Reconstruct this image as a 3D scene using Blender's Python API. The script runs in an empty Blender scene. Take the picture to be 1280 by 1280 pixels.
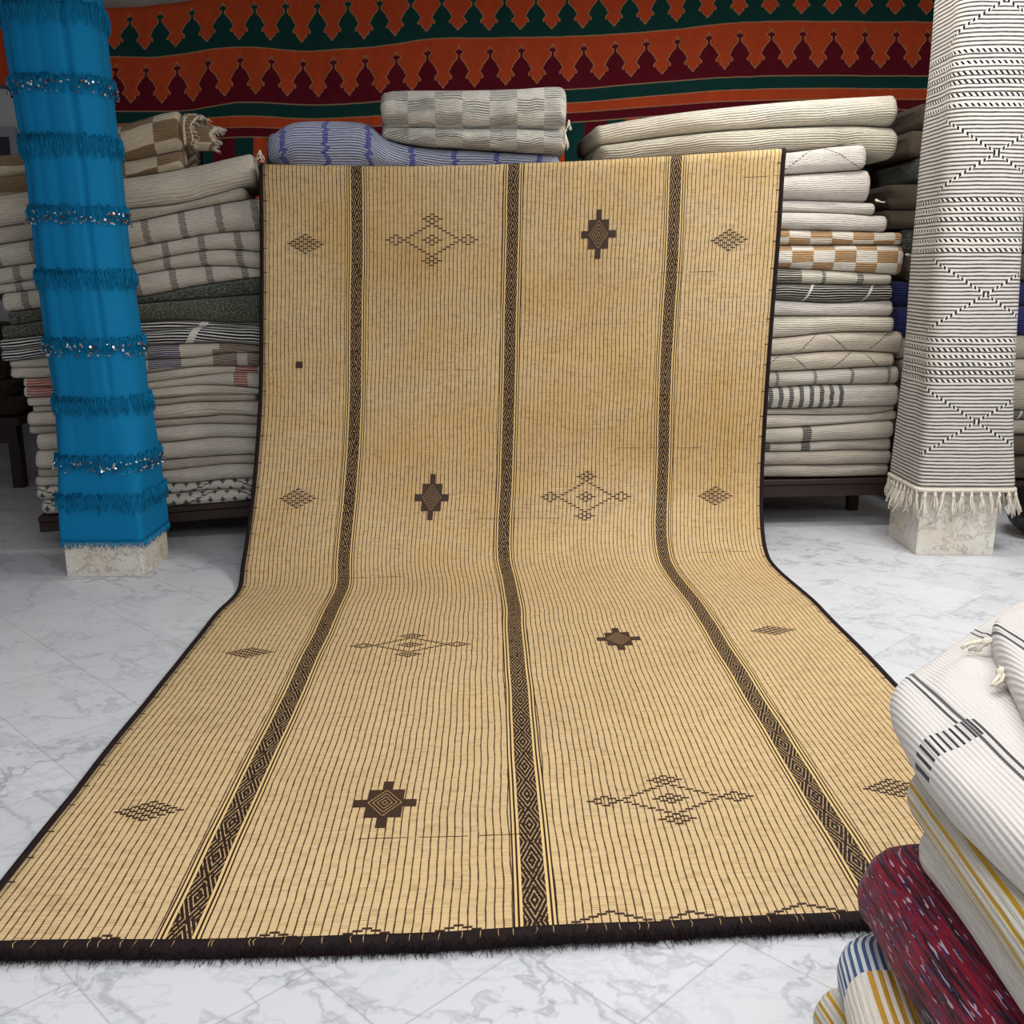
import bpy, bmesh, math, random
from math import sin, cos, tan, atan, atan2, pi, sqrt, radians, exp
from mathutils import Vector, noise

# ------------------------------------------------------------------ camera
SC = bpy.context.scene
COL = SC.collection
H = 1.4
TH = radians(13.27)
cam_d = bpy.data.cameras.new('camera')
cam_d.sensor_width = 36.0
cam_d.lens = 36.0
cam_d.clip_start = 0.02
cam = bpy.data.objects.new('camera', cam_d)
COL.objects.link(cam)
cam.location = (0, 0, H)
cam.rotation_euler = (pi / 2 - TH, 0, 0)
SC.camera = cam

# ------------------------------------------------------------------ world, exposure, large lights
SC.view_settings.view_transform = 'Standard'
SC.view_settings.look = 'None'
SC.view_settings.gamma = 1.0
SC.view_settings.use_curve_mapping = False
SC.view_settings.exposure = -0.03
W = bpy.data.worlds.new('world')
SC.world = W
W.use_nodes = True
W.node_tree.nodes['Background'].inputs[0].default_value = (0.85, 0.92, 1.0, 1)
W.node_tree.nodes['Background'].inputs[1].default_value = 0.3


def area(name, loc, size, power, col, target=None):
    d = bpy.data.lights.new(name, 'AREA')
    d.shape = 'RECTANGLE'
    d.size, d.size_y = size
    d.energy = power
    d.color = col
    o = bpy.data.objects.new(name, d)
    COL.objects.link(o)
    o.location = loc
    if target is not None:
        o.rotation_euler = (Vector(target) - Vector(loc)).to_track_quat('-Z', 'Y').to_euler()
    return o


area('fill_light_left', (-1.9, 0.5, 3.25), (1.4, 0.9), 30, (0.98, 0.99, 1.0))  # added fill, brightens the left-facing sides of the near rug pile
area('ceiling_lamp_near', (0.3, 1.5, 3.25), (1.6, 0.9), 50, (0.98, 0.99, 1.0))
area('ceiling_lamp_right', (2.5, 3.4, 3.25), (1.2, 0.9), 78, (0.98, 0.99, 1.0))
area('fill_light_back', (1.6, 4.9, 3.3), (1.6, 0.5), 40, (1.0, 0.97, 0.92))  # added fill, lifts the back wall and tapestry towards the right
area('ceiling_lamp_behind', (0.8, -1.0, 3.1), (2.4, 1.2), 60, (1.0, 0.97, 0.93), (0.6, 4.0, 1.0))


# ------------------------------------------------------------------ pixel helpers (measurements taken from the photo)
def ray(px, py):
    xc = (px - 640) / 1280.0
    yc = -(py - 640) / 1280.0
    return Vector((xc, cos(TH) + yc * sin(TH), -sin(TH) + yc * cos(TH)))


def at_plane(px, py, a, b=0.0):
    """point on the vertical plane Y = a + b X"""
    d = ray(px, py)
    t = a / (d.y - b * d.x)
    return Vector((0, 0, H)) + d * t


def at_z(px, py, z):
    d = ray(px, py)
    t = (z - H) / d.z
    return Vector((0, 0, H)) + d * t


def interp(pts, x):
    """piecewise linear with end slopes continued flat"""
    if x <= pts[0][0]:
        return pts[0][1]
    for (x0, y0), (x1, y1) in zip(pts, pts[1:]):
        if x <= x1:
            return y0 + (y1 - y0) * (x - x0) / (x1 - x0)
    return pts[-1][1]


def sinterp(pts, x):
    """monotone-ish smooth interpolation (Catmull-Rom) of sorted points"""
    if x <= pts[0][0]:
        return pts[0][1]
    if x >= pts[-1][0]:
        return pts[-1][1]
    for i in range(len(pts) - 1):
        x0, y0 = pts[i]
        x1, y1 = pts[i + 1]
        if x <= x1:
            m0 = (y1 - pts[i - 1][1]) / (x1 - pts[i - 1][0]) if i > 0 else (y1 - y0) / (x1 - x0)
            m1 = (pts[i + 2][1] - y0) / (pts[i + 2][0] - x0) if i + 2 < len(pts) else (y1 - y0) / (x1 - x0)
            h = x1 - x0
            t = (x - x0) / h
            return ((2 * t**3 - 3 * t**2 + 1) * y0 + (t**3 - 2 * t**2 + t) * h * m0 +
                    (-2 * t**3 + 3 * t**2) * y1 + (t**3 - t**2) * h * m1)
    return pts[-1][1]


def sm(a, b, t):
    t = max(0.0, min(1.0, (t - a) / (b - a)))
    return t * t * (3 - 2 * t)


def srgb(r, g, b):
    def f(c):
        c /= 255.0
        return c / 12.92 if c <= 0.04045 else ((c + 0.055) / 1.055) ** 2.4
    return (f(r), f(g), f(b), 1.0)


# ------------------------------------------------------------------ node expression helper
class E:
    def __init__(s, k, sock):
        s.k, s.s = k, sock

    def _m(s, op, *a):
        return s.k.m(op, s, *a)
    def __add__(s, o): return s._m('ADD', o)
    __radd__ = __add__
    def __sub__(s, o): return s._m('SUBTRACT', o)
    def __rsub__(s, o): return s.k.m('SUBTRACT', o, s)
    def __mul__(s, o): return s._m('MULTIPLY', o)
    __rmul__ = __mul__
    def __truediv__(s, o): return s._m('DIVIDE', o)
    def __lt__(s, o): return s._m('LESS_THAN', o)
    def __gt__(s, o): return s._m('GREATER_THAN', o)
    def __abs__(s): return s._m('ABSOLUTE')
    def __neg__(s): return s._m('MULTIPLY', -1.0)
    def fr(s): return s._m('FRACT')
    def fl(s): return s._m('FLOOR')
    def sin(s): return s._m('SINE')
    def mx(s, o): return s._m('MAXIMUM', o)
    def mn(s, o): return s._m('MINIMUM', o)
    def near(s, c, w): return abs(s - c) < w
    def tri(s): return abs(s.fr() - 0.5)          # 0 at the middle of each period, .5 at its ends


class K:
    def __init__(s, name, rough=0.9, spec=0.15, sheen=0.0):
        s.mat = bpy.data.materials.new(name)
        s.mat.use_nodes = True
        s.nt = s.mat.node_tree
        s.b = s.nt.nodes['Principled BSDF']
        s.b.inputs['Roughness'].default_value = rough
        s.b.inputs['Specular IOR Level'].default_value = spec
        if sheen:
            s.b.inputs['Sheen Weight'].default_value = sheen
            s.b.inputs['Sheen Roughness'].default_value = 0.5
        s._uv = None

    def put(s, inp, v):
        if isinstance(v, E):
            s.nt.links.new(v.s, inp)
        elif isinstance(v, (int, float)) and inp.type in ('RGBA',):
            inp.default_value = (v, v, v, 1)
        else:
            inp.default_value = v

    def m(s, op, *a):
        n = s.nt.nodes.new('ShaderNodeMath')
        n.operation = op
        for i, v in enumerate(a):
            s.put(n.inputs[i], v)
        return E(s, n.outputs[0])

    def uv(s):
        if s._uv is None:
            t = s.nt.nodes.new('ShaderNodeUVMap')
            x = s.nt.nodes.new('ShaderNodeSeparateXYZ')
            s.nt.links.new(t.outputs[0], x.inputs[0])
            s._uv = (E(s, x.outputs[0]), E(s, x.outputs[1]))
        return s._uv

    def obj(s):
        t = s.nt.nodes.new('ShaderNodeTexCoord')
        x = s.nt.nodes.new('ShaderNodeSeparateXYZ')
        s.nt.links.new(t.outputs['Object'], x.inputs[0])
        return E(s, x.outputs[0]), E(s, x.outputs[1]), E(s, x.outputs[2])

    def vec(s, x, y, z=0.0):
        n = s.nt.nodes.new('ShaderNodeCombineXYZ')
        for i, v in enumerate((x, y, z)):
            s.put(n.inputs[i], v)
        return E(s, n.outputs[0])

    def noise(s, x, y, z=0.0, scale=1.0, detail=3.0, rough=0.55, dist=0.0):
        n = s.nt.nodes.new('ShaderNodeTexNoise')
        s.nt.links.new(s.vec(x, y, z).s, n.inputs['Vector'])
        n.inputs['Scale'].default_value = scale
        n.inputs['Detail'].default_value = detail
        n.inputs['Roughness'].default_value = rough
        n.inputs['Distortion'].default_value = dist
        return E(s, n.outputs[0])

    def vor(s, x, y, z=0.0, scale=1.0, feature='F1'):
        n = s.nt.nodes.new('ShaderNodeTexVoronoi')
        n.feature = feature
        s.nt.links.new(s.vec(x, y, z).s, n.inputs['Vector'])
        n.inputs['Scale'].default_value = scale
        return E(s, n.outputs['Distance'])

    def wn(s, x, y=0.0):
        n = s.nt.nodes.new('ShaderNodeTexWhiteNoise')
        n.noise_dimensions = '2D'
        s.nt.links.new(s.vec(x, y).s, n.inputs['Vector'])
        return E(s, n.outputs[0])

    def ramp(s, f, stops, interp='LINEAR'):
        n = s.nt.nodes.new('ShaderNodeValToRGB')
        n.color_ramp.interpolation = interp
        el = n.color_ramp.elements
        while len(el) < len(stops):
            el.new(0.5)
        for e, (p, c) in zip(el, stops):
            e.position = p
            e.color = c if isinstance(c, tuple) else (c, c, c, 1)
        s.put(n.inputs[0], f)
        return E(s, n.outputs[0])

    def mix(s, f, a, b):
        n = s.nt.nodes.new('ShaderNodeMix')
        n.data_type = 'RGBA'
        s.put(n.inputs[0], f)
        s.put(n.inputs[6], a)
        s.put(n.inputs[7], b)
        return E(s, n.outputs[2])

    def mulc(s, c, f):
        """colour times a grey factor"""
        n = s.nt.nodes.new('ShaderNodeMix')
        n.data_type = 'RGBA'
        n.blend_type = 'MULTIPLY'
        n.inputs[0].default_value = 1.0
        s.put(n.inputs[6], c)
        if isinstance(f, E):
            s.nt.links.new(f.s, n.inputs[7])
        else:
            n.inputs[7].default_value = (f, f, f, 1)
        return E(s, n.outputs[2])

    def done(s, col, bump=None, strength=0.5, dist=0.004, rough=None):
        s.put(s.b.inputs['Base Color'], col)
        if bump is not None:
            n = s.nt.nodes.new('ShaderNodeBump')
            n.inputs['Strength'].default_value = strength
            n.inputs['Distance'].default_value = dist
            s.nt.links.new(bump.s, n.inputs['Height'])
            s.nt.links.new(n.outputs[0], s.b.inputs['Normal'])
        if rough is not None:
            s.put(s.b.inputs['Roughness'], rough)
        return s.mat


# ------------------------------------------------------------------ object helpers
def tag(o, label=None, cat=None, group=None, kind=None):
    if label: o['label'] = label
    if cat: o['category'] = cat
    if group: o['group'] = group
    if kind: o['kind'] = kind
    return o


def link_mesh(name, verts, faces, mats, parent=None, uvs=None, smooth=True, fmat=None):
    me = bpy.data.meshes.new(name)
    me.from_pydata([tuple(v) for v in verts], [], faces)
    if uvs is not None:
        l = me.uv_layers.new(name='UVMap')
        for p in me.polygons:
            for li, vi in zip(p.loop_indices, p.vertices):
                l.data[li].uv = uvs[vi]
    if not isinstance(mats, (list, tuple)):
        mats = [mats]
    for mm in mats:
        me.materials.append(mm)
    if fmat:
        for p, i in zip(me.polygons, fmat):
            p.material_index = i
    if smooth:
        for p in me.polygons:
            p.use_smooth = True
    me.validate()
    o = bpy.data.objects.new(name, me)
    COL.objects.link(o)
    if parent is not None:
        o.parent = parent
    return o


def empty(name, loc=(0, 0, 0)):
    o = bpy.data.objects.new(name, None)
    COL.objects.link(o)
    o.location = loc
    o.empty_display_size = 0.05
    return o


def adopt(child, root):
    """parent a mesh built in world coordinates under an Empty that stands at its base"""
    child.parent = root
    child.matrix_parent_inverse.identity()
    off = Vector(root.location)
    for v in child.data.vertices:
        v.co -= off
    return child


def add_box(V, F, lo, hi, U=None):
    b = len(V)
    x0, y0, z0 = lo
    x1, y1, z1 = hi
    V += [Vector(p) for p in ((x0, y0, z0), (x1, y0, z0), (x1, y1, z0), (x0, y1, z0), (x0, y0, z1), (x1, y0, z1), (x1, y1, z1), (x0, y1, z1))]
    F += [[b + i for i in f] for f in ((0, 3, 2, 1), (4, 5, 6, 7), (0, 1, 5, 4), (1, 2, 6, 5), (2, 3, 7, 6), (3, 0, 4, 7))]


def add_tube(V, F, pts, r, n=4, taper=1.0):
    """a strand along a polyline"""
    b = len(V)
    m = len(pts)
    for i, p in enumerate(pts):
        p = Vector(p)
        a = Vector(pts[max(0, i - 1)])
        c = Vector(pts[min(m - 1, i + 1)])
        d = (c - a)
        if d.length < 1e-9:
            d = Vector((0, 0, 1))
        d.normalize()
        s = d.cross(Vector((0.31, 0.77, 0.55)))
        if s.length < 1e-3:
            s = d.cross(Vector((1, 0, 0)))
        s.normalize()
        t = d.cross(s)
        rr = r * (1 + (taper - 1) * i / max(1, m - 1))
        for j in range(n):
            q = 2 * pi * j / n
            V.append(p + s * cos(q) * rr + t * sin(q) * rr)
    for i in range(m - 1):
        for j in range(n):
            F.append([b + i * n + j, b + i * n + (j + 1) % n, b + (i + 1) * n + (j + 1) % n, b + (i + 1) * n + j])
    F.append([b + j for j in range(n)][::-1])
    F.append([b + (m - 1) * n + j for j in range(n)])


def bevel_box(name, lo, hi, mat, bev=0.006, parent=None, rotz=0.0, segs=2):
    """box centred in xy on its own origin (origin at base centre)"""
    cx, cy = (lo[0] + hi[0]) / 2, (lo[1] + hi[1]) / 2
    V, F = [], []
    add_box(V, F, (lo[0] - cx, lo[1] - cy, 0), (hi[0] - cx, hi[1] - cy, hi[2] - lo[2]))
    o = link_mesh(name, V, F, mat, smooth=False)
    o.location = (cx, cy, lo[2])
    o.rotation_euler = (0, 0, rotz)
    if bev:
        md = o.modifiers.new('bevel', 'BEVEL')
        md.width = bev
        md.segments = segs
    if parent is not None:
        o.parent = parent
        o.location = Vector(o.location) - Vector(parent.location)
    return o


# ------------------------------------------------------------------ rug weaves
CREAM = srgb(214, 205, 192)
IVORY = srgb(226, 217, 207)
GREY_CREAM = srgb(196, 186, 172)
INK = srgb(34, 33, 38)


def weave(k, u, v, pitch=0.011, amt=0.16, slub=1.0):
    """ribs running along the rug, with slubs; returns (colour factor, bump)"""
    wob = k.noise(u * 3.0, v * 6.0, 0.0, 1.0, 2.0) * 0.012
    rib = abs(((v + wob) / pitch).tri() * 2.0)
    n = k.noise(u * 28.0, v * 260.0, 0.0, 1.0, 2.0)
    blot = k.noise(u * 5.0, v * 9.0, 3.3, 1.0, 3.0)
    n2 = k.noise(u * 90.0, v * 420.0, 7.0, 1.0, 1.0)
    amt = amt * 1.5
    f = (1.0 - amt) + rib * amt * 0.9 + (n - 0.5) * 0.55 * slub + (n2 - 0.5) * 0.25 * slub + (blot - 0.5) * 0.30
    return f, rib * 0.6 + n * 0.8


def rug_mat(name, fn, pitch=0.011, amt=0.16, strength=0.9, slub=1.0, bdist=0.006):
    k = K(name, rough=0.95, spec=0.05, sheen=0.15)
    u, v = k.uv()
    f, b = weave(k, u, v, pitch, amt, slub)
    c = fn(k, u, v)
    return k.done(k.mulc(c, f), b, strength, bdist)


def plain(col):
    def fn(k, u, v):
        return k.mix(k.noise(u * 2, v * 4, 1.0, 1.0, 2.0), col, tuple(list(x * 0.86 for x in col[:3]) + [1]))
    return fn


def checks(c1, c2, pu, pv, off=0.0, offv=0.0):
    def fn(k, u, v):
        a = ((u + off) / pu).fl() + ((v + offv) / pv).fl()
        s = (a / 2.0).fr() > 0.25
        line = ((v / 0.012).tri() < 0.14) * s
        c = k.mix(s, c1, c2)
        return k.mix(line * 0.75, c, tuple(list(x * 0.3 for x in c2[:3]) + [1]))
    return fn


def bands(base, dark, period, width, off=0.0, slant=0.0):
    """broken dark bands that cross the rug"""
    def fn(k, u, v):
        uu = u + off + v * slant + k.noise(u * 0.0, v * 50.0, 0.0, 1.0, 1.0) * 0.02
        d = abs((uu / period).fr() - 0.5)
        s = d < (width / period / 2)
        thread = ((v / 0.0085).tri() > 0.16)
        c = k.mix(k.noise(u * 2, v * 4, 1.0, 1.0, 2.0), base, tuple(list(x * 0.88 for x in base[:3]) + [1]))
        return k.mix(s * thread * 0.85, c, dark)
    return fn


def stripes(c1, c2, pitch, duty=0.25, gaps=None):
    def fn(k, u, v):
        vv = v + k.noise(u * 4, v * 0.0, 2.0, 1.0, 2.0) * 0.012
        s = (vv / pitch).tri() < duty
        if gaps:
            g = abs(((u + gaps[1] + v * 0.5) / gaps[0]).fr() - 0.5) < gaps[2]
            s = s * (1.0 - g)
        return k.mix(s, c1, c2)
    return fn


def lattice(base, dark, pu, pv, off=0.0, w=0.035, offv=0.0):
    """dotted diamond net"""
    def fn(k, u, v):
        a = (u + off) / pu + (v + offv) / pv
        b = (u + off) / pu - (v + offv) / pv
        l = (a.tri() > 0.5 - w).mx(b.tri() > 0.5 - w)
        dot = (v / 0.0115).tri() > 0.17
        return k.mix(l * dot * 0.9, base, dark)
    return fn


def crosses(base, dark):
    def fn(k, u, v):
        au = (u / 0.062 + (v / 0.05).fl() * 0.37).fr() - 0.5
        av = (v / 0.05).fr() - 0.5
        cr = ((abs(au) < 0.22) * (abs(av) < 0.10)).mx((abs(au) < 0.08) * (abs(av) < 0.32))
        net = lattice(base, dark, 0.5, 0.2, 0.1, 0.03)(k, u, v)
        return k.mix(cr * 0.9, net, dark)
    return fn


def flecks(base, light, amt=0.5, su=45.0, sv=230.0):
    def fn(k, u, v):
        n = k.noise(u * su, v * sv, 0.0, 1.0, 2.0)
        return k.mix(n > amt, base, light)
    return fn


def spans(base, items, thread=0.011, duty=0.2):
    """striped patches between given lengths along the rug: (u0, u1, v0, v1, colour)"""
    def fn(k, u, v):
        c = base
        for (a, b, v0, v1, cc) in items:
            s = (u > a) * (u < b) * (v > v0) * (v < v1)
            t = (v / thread).tri() > duty
            c = k.mix(s * (t * 0.85 + 0.12), c, cc)
        return c
    return fn


# ------------------------------------------------------------------ folded rug
def folded_rug(name, st, depth, dlen, mat, label, bulge=0.05, endr=None, corner=0.04, seed=0, wob=0.008,
               cat='rug', group=None, top_n=3, u0=0.0, tilt=0.0, caps=(1, 1), crumple=0.013):
    """st: stations [(x, y, [z_top, z_mid..., z_bottom])] of the front fold, depth: unit horizontal vector to the back.
    The section is a stack of rounded lobes (the folds of one rug)."""
    depth = Vector((depth[0], depth[1], 0)).normalized()
    rnd = random.Random(seed)
    n = len(st)
    st = [(x, y, list(zs)) for x, y, zs in st]
    th = max(0.01, sum(s[2][0] - s[2][-1] for s in st) / n)
    nl = len(st[0][2]) - 1
    er = endr if endr is not None else min(0.03, th * 0.35 / nl + 0.008)

    def sect(x, y, zs, k, push, inset, uu):
        """k: lobe height factor, push: along-axis offset vector, inset: towards the back"""
        P, A = [], []
        base = Vector((x, y, 0)) + push + depth * inset
        zt, zb = zs[0], zs[-1]
        def off(q):
            if crumple == 0: return 0
            return crumple * (noise.noise(Vector((uu * 5 + seed, q * 40, seed * 1.7))) + 0.5 * noise.noise(Vector((uu * 17 + seed, q * 60, seed * 2.7))))
        lobes = []
        for i in range(nl):
            a, b = zs[i], zs[i + 1]
            h = max(0.002, (a - b) / 2 - 0.0006)
            lobes.append(((a + b) / 2, h * k))
        r0 = min(bulge, lobes[0][1] * 1.15 + 0.004)
        for j in range(top_n, 0, -1):
            d = r0 + (dlen - r0) * (j / top_n) ** 1.3
            P.append(base + depth * d + Vector((0, 0, lobes[0][0] + lobes[0][1] + tilt * (d - r0))))
        for (zc, h) in lobes:
            r = min(bulge, h * 1.15 + 0.004)
            m = 9
            for j in range(m):
                a = pi / 2 - pi * j / (m - 1)
                ca, sa = cos(a), sin(a)
                ca = ca ** 0.8 if ca > 0 else 0
                d = bulge - r * ca * (0.9 + 0.1 * k)
                q = zc + h * sa
                P.append(base + depth * (d + off(q) * max(0, ca)) + Vector((0, 0, q + tilt * 0)))
        zc, h = lobes[-1]
        P.append(base + depth * (dlen * 0.6) + Vector((0, 0, zc - h)))
        P.append(base + depth * dlen + Vector((0, 0, zc - h)))
        arc = [0.0]
        for a, b in zip(P, P[1:]):
            arc.append(arc[-1] + (b - a).length)
        z0 = arc[top_n]
        return P, [a - z0 for a in arc]

    V, U, F = [], [], []
    L = [0.0]
    for a, b in zip(st, st[1:]):
        L.append(L[-1] + sqrt((b[0] - a[0]) ** 2 + (b[1] - a[1]) ** 2))
    ax0 = (Vector((st[1][0], st[1][1], 0)) - Vector((st[0][0], st[0][1], 0))).normalized()
    ax1 = (Vector((st[-1][0], st[-1][1], 0)) - Vector((st[-2][0], st[-2][1], 0))).normalized()
    rows = []
    steps = 5
    if caps[0]:
        for i in range(steps):
            a = (i + 0.3) / steps * pi / 2
            rows.append((st[0], 0.4 + 0.6 * sin(a) ** 0.7, ax0 * (er * (1 - sin(pi / 2 - a)) * -1 + 0), corner * (1 - sin(a)), -er * cos(a), 0))
    for i, s in enumerate(st):
        rows.append((s, 1.0, Vector((0, 0, 0)), 0.0, L[i], 1))
    if caps[1]:
        for i in range(steps):
            a = pi / 2 - (i + 0.7) / steps * pi / 2
            rows.append((st[-1], 0.4 + 0.6 * sin(a) ** 0.7, ax1 * er * cos(a), corner * (1 - sin(a)), L[-1] + er * cos(a), 0))
    m = None
    for ri, (s, k, push, inset, uu, mid) in enumerate(rows):
        if not mid and uu < 0:
            push = ax0 * uu
        w = wob * noise.noise(Vector((uu * 3.1 + seed * 7.3, seed * 3.1, 0.5))) * 2
        P, A = sect(s[0], s[1], s[2], k, push, inset + w, uu)
        m = len(P)
        for p, a in zip(P, A):
            V.append(p)
            U.append((uu + u0, a))
    for i in range(len(rows) - 1):
        for j in range(m - 1):
            F.append([i * m + j, i * m + j + 1, (i + 1) * m + j + 1, (i + 1) * m + j])
        F.append([i * m + m - 1, i * m, (i + 1) * m, (i + 1) * m + m - 1])
    F.append(list(range(m)))
    e = (len(rows) - 1) * m
    F.append([e + j for j in range(m)][::-1])
    o = link_mesh(name, V, F, mat, uvs=U)
    # base origin
    c = Vector((sum(s[0] for s in st) / n, sum(s[1] for s in st) / n, min(s[2][-1] for s in st)))
    for v in o.data.vertices:
        v.co -= c
    o.location = c
    me = o.data
    bm = bmesh.new()
    bm.from_mesh(me)
    bmesh.ops.recalc_face_normals(bm, faces=bm.faces)
    bm.to_mesh(me)
    bm.free()
    if label:
        tag(o, label, cat, group)
    return o


def px_rug(name, x0, x1, bounds, plane, mat, label, n=22, depth=None, dlen=0.75, **kw):
    """a rug in a pile: bounds = list of polylines [(px, py), ...] for top, creases, bottom"""
    a, b = plane
    dv = depth or (-b, 1.0)
    st = []
    for i in range(n):
        px = x0 + (x1 - x0) * i / (n - 1)
        ym = (sinterp(bounds[0], px) + sinterp(bounds[-1], px)) / 2
        P = at_plane(px, ym, a, b)
        zs = []
        for bd in bounds:
            py = sinterp(bd, px)
            zs.append(at_plane(px, py, a, b).z)
        st.append((P.x, P.y, zs))
    return folded_rug(name, st, dv, dlen, mat, label, **kw)


# ------------------------------------------------------------------ room shell
def marble(name, base, vein, scale=2.0, amt=0.6, tiles=False, warm=None):
    k = K(name, rough=0.32, spec=0.4)
    x, y, z = k.obj()
    n = k.noise(x, y, z, scale * 1.3, 6.0, 0.6, 0.6)
    warp = k.noise(x, y, z, scale * 2.0, 4.0)
    n2 = k.noise(x + warp * 0.4, y - warp * 0.3, z, scale * 1.6, 5.0, 0.62)
    v1 = 1.0 - (abs(n2 - 0.5) * 42.0).mn(1.0)
    n3 = k.noise(x * 0.6 + y * 0.5 - warp * 0.5, y * 1.3 - x * 0.4 + warp * 0.4, z + 7.0, scale * 3.4, 4.0, 0.6)
    v2 = 1.0 - (abs(n3 - 0.5) * 34.0).mn(1.0)
    brk = k.noise(x, y, z + 3.0, scale * 1.1, 2.0)
    f = ((v1 * (brk - 0.2).mx(0.0) * 2.0) + v2 * 0.55 * brk + (n - 0.5).mx(0.0) * 0.35) * amt
    c = k.mix(f.mn(1.0), base, vein)
    if warm is not None:
        c = k.mix(((brk - 0.45).mx(0.0) * 3.0).mn(0.55), c, warm)
    bump = None
    if tiles:
        a = (x + y) / sqrt(2)
        b = (x - y) / sqrt(2)
        row = ((a - 0.289) / 0.355)
        ri = row.fl()
        colu = (b + 0.19) / 0.57 + (ri * 0.5).fr() * 0.9
        j = ((row.tri() > 0.4935).mx(colu.tri() > 0.4958))
        tone = k.wn(ri, colu.fl())
        c = k.mulc(c, 0.93 + tone * 0.09)
        c = k.mix(j * 0.30, c, srgb(120, 112, 104))
        dirt = k.noise(x, y, 0.0, 0.7, 3.0)
        c = k.mulc(c, 0.88 + dirt * 0.18)
        return k.done(c, 1.0 - j, 0.15, 0.001, rough=0.42 + n * 0.15)
    return k.done(c)


M_floor = marble('marble_floor', srgb(216, 218, 222), srgb(128, 132, 142), 1.6, 0.55, True)
M_base = marble('marble_column_base', srgb(226, 221, 210), srgb(92, 82, 72), 3.2, 0.85, False, srgb(214, 198, 172))

k = K('beige_plaster', rough=0.9)
x, y, z = k.obj()
M_wall = k.done(k.mix(k.noise(x, y, z, 2.0, 3.0), srgb(182, 172, 160), srgb(168, 160, 150)), k.noise(x, y, z, 30.0, 3.0), 0.1)
k = K('white_plaster', rough=0.9)
x, y, z = k.obj()
M_white = k.done(k.mix(k.noise(x, y, z, 1.5, 3.0), srgb(200, 202, 206), srgb(186, 188, 192)))
k = K('dark_wood', rough=0.5, spec=0.3)
x, y, z = k.obj()
M_wood = k.done(k.mix(k.noise(x * 2, y * 30, z * 40, 1.0, 4.0), srgb(38, 27, 25), srgb(62, 45, 41)), k.noise(x * 2, y * 30, z * 40, 1.0, 4.0), 0.2)
k = K('dark_glass', rough=0.1, spec=0.6)
M_glass = k.done(srgb(22, 24, 28))
k = K('grey_paint', rough=0.5)
M_frame = k.done(srgb(150, 154, 164))


def structure(name, lo, hi, mat):
    V, F = [], []
    add_box(V, F, lo, hi)
    o = link_mesh(name, V, F, mat, smooth=False)
    tag(o, kind='structure')
    return o


WX0, WX1, WY0, WY1, WZ = -5.2, 4.6, -2.6, 7.4, 3.45
structure('floor', (WX0, WY0, -0.1), (WX1, WY1, 0.0), M_floor)
structure('ceiling', (WX0, WY0, WZ), (WX1, WY1, WZ + 0.1), M_white)
structure('wall_back', (WX0 - 0.1, WY1, -0.1), (WX1 + 0.1, WY1 + 0.12, WZ), M_wall)
structure('wall_left', (WX0 - 0.12, WY0, -0.1), (WX0, WY1, WZ), M_white)
structure('wall_right', (WX1, WY0, -0.1), (WX1 + 0.12, WY1, WZ), M_wall)
structure('wall_front', (WX0 - 0.1, WY0 - 0.12, -0.1), (WX1 + 0.1, WY0, WZ), M_white)

# small dark window low on the back wall at far left, white panel round it
p0 = at_plane(-60, 172, WY1 - 0.02)
p1 = at_plane(17, 194, WY1 - 0.02)
structure('trim_1', (WX0 + 0.01, WY1 - 0.03, 0.0), (at_plane(22, 150, WY1).x + 0.05, WY1 - 0.002, at_plane(10, 112, WY1).z), M_white)
w1 = structure('window_1', (p0.x, WY1 - 0.045, 1.2), (p1.x, WY1 - 0.031, p0.z), M_glass)
fr = structure('window_frame', (p0.x - 0.05, WY1 - 0.06, p0.z), (p1.x + 0.05, WY1 - 0.031, p0.z + 0.06), M_frame)
fr.parent = w1
del fr['kind']
fr2 = structure('window_frame', (p1.x, WY1 - 0.06, 1.15), (p1.x + 0.05, WY1 - 0.031, p0.z), M_frame)
fr2.parent = w1
del fr2['kind']

# ------------------------------------------------------------------ tapestry on the back wall
OR, GR, MA, CORD = srgb(204, 80, 42), srgb(22, 66, 62), srgb(104, 20, 36), srgb(186, 150, 110)
k = K('applique_tapestry', rough=0.85, spec=0.1, sheen=0.1)
u, v = k.uv()
vb = v.fl()                                   # 0 first row, 1 second row, 2+ plain bands
t = v.fr()
uu = u + (v < 1.0) * (18.0 / 38.9) * -1.0     # first row is shifted half a crest
au = abs(uu.fr() - 0.5)
au = 0.5 - au                                 # 0 at crest centre
prof = [(0.0, 0.0), (0.13, 0.0), (0.15, 0.02), (0.20, 0.035), (0.225, 0.14), (0.25, 0.13), (0.28, 0.055), (0.33, 0.05), (0.37, 0.08),
        (0.42, 0.165), (0.48, 0.24), (0.54, 0.29), (0.57, 0.335), (0.60, 0.30), (0.66, 0.225), (0.70, 0.24), (0.715, 0.36), (0.75, 0.345), (0.77, 0.385), (0.80, 0.44), (0.845, 0.49), (0.86, 0.53), (1.0, 0.53)]
w = k.ramp(t, [(a, b) for a, b in prof])
crest = au < w
edge = (abs(au - w) < 0.016) * (t > 0.13) * (t < 0.87)
rowc = k.mix(crest, OR, k.mix(v > 1.0, GR, MA))
rowc = k.mix(edge * 0.9, rowc, CORD)
f2 = (v - 2.0)
band = k.ramp(f2 / 2.0, [(0.0, GR), (0.12, OR), (0.22, MA), (0.32, GR)], 'CONSTANT')
pan = (u * 0.42 + 0.14).fr()
panel = k.mix(pan < 0.18, GR, OR)
panel = k.mix((pan > 0.45) * (pan < 0.75), panel, MA)
low = k.mix(f2 > 0.66, band, panel)
c = k.mix(v > 2.0, rowc, low)
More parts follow.
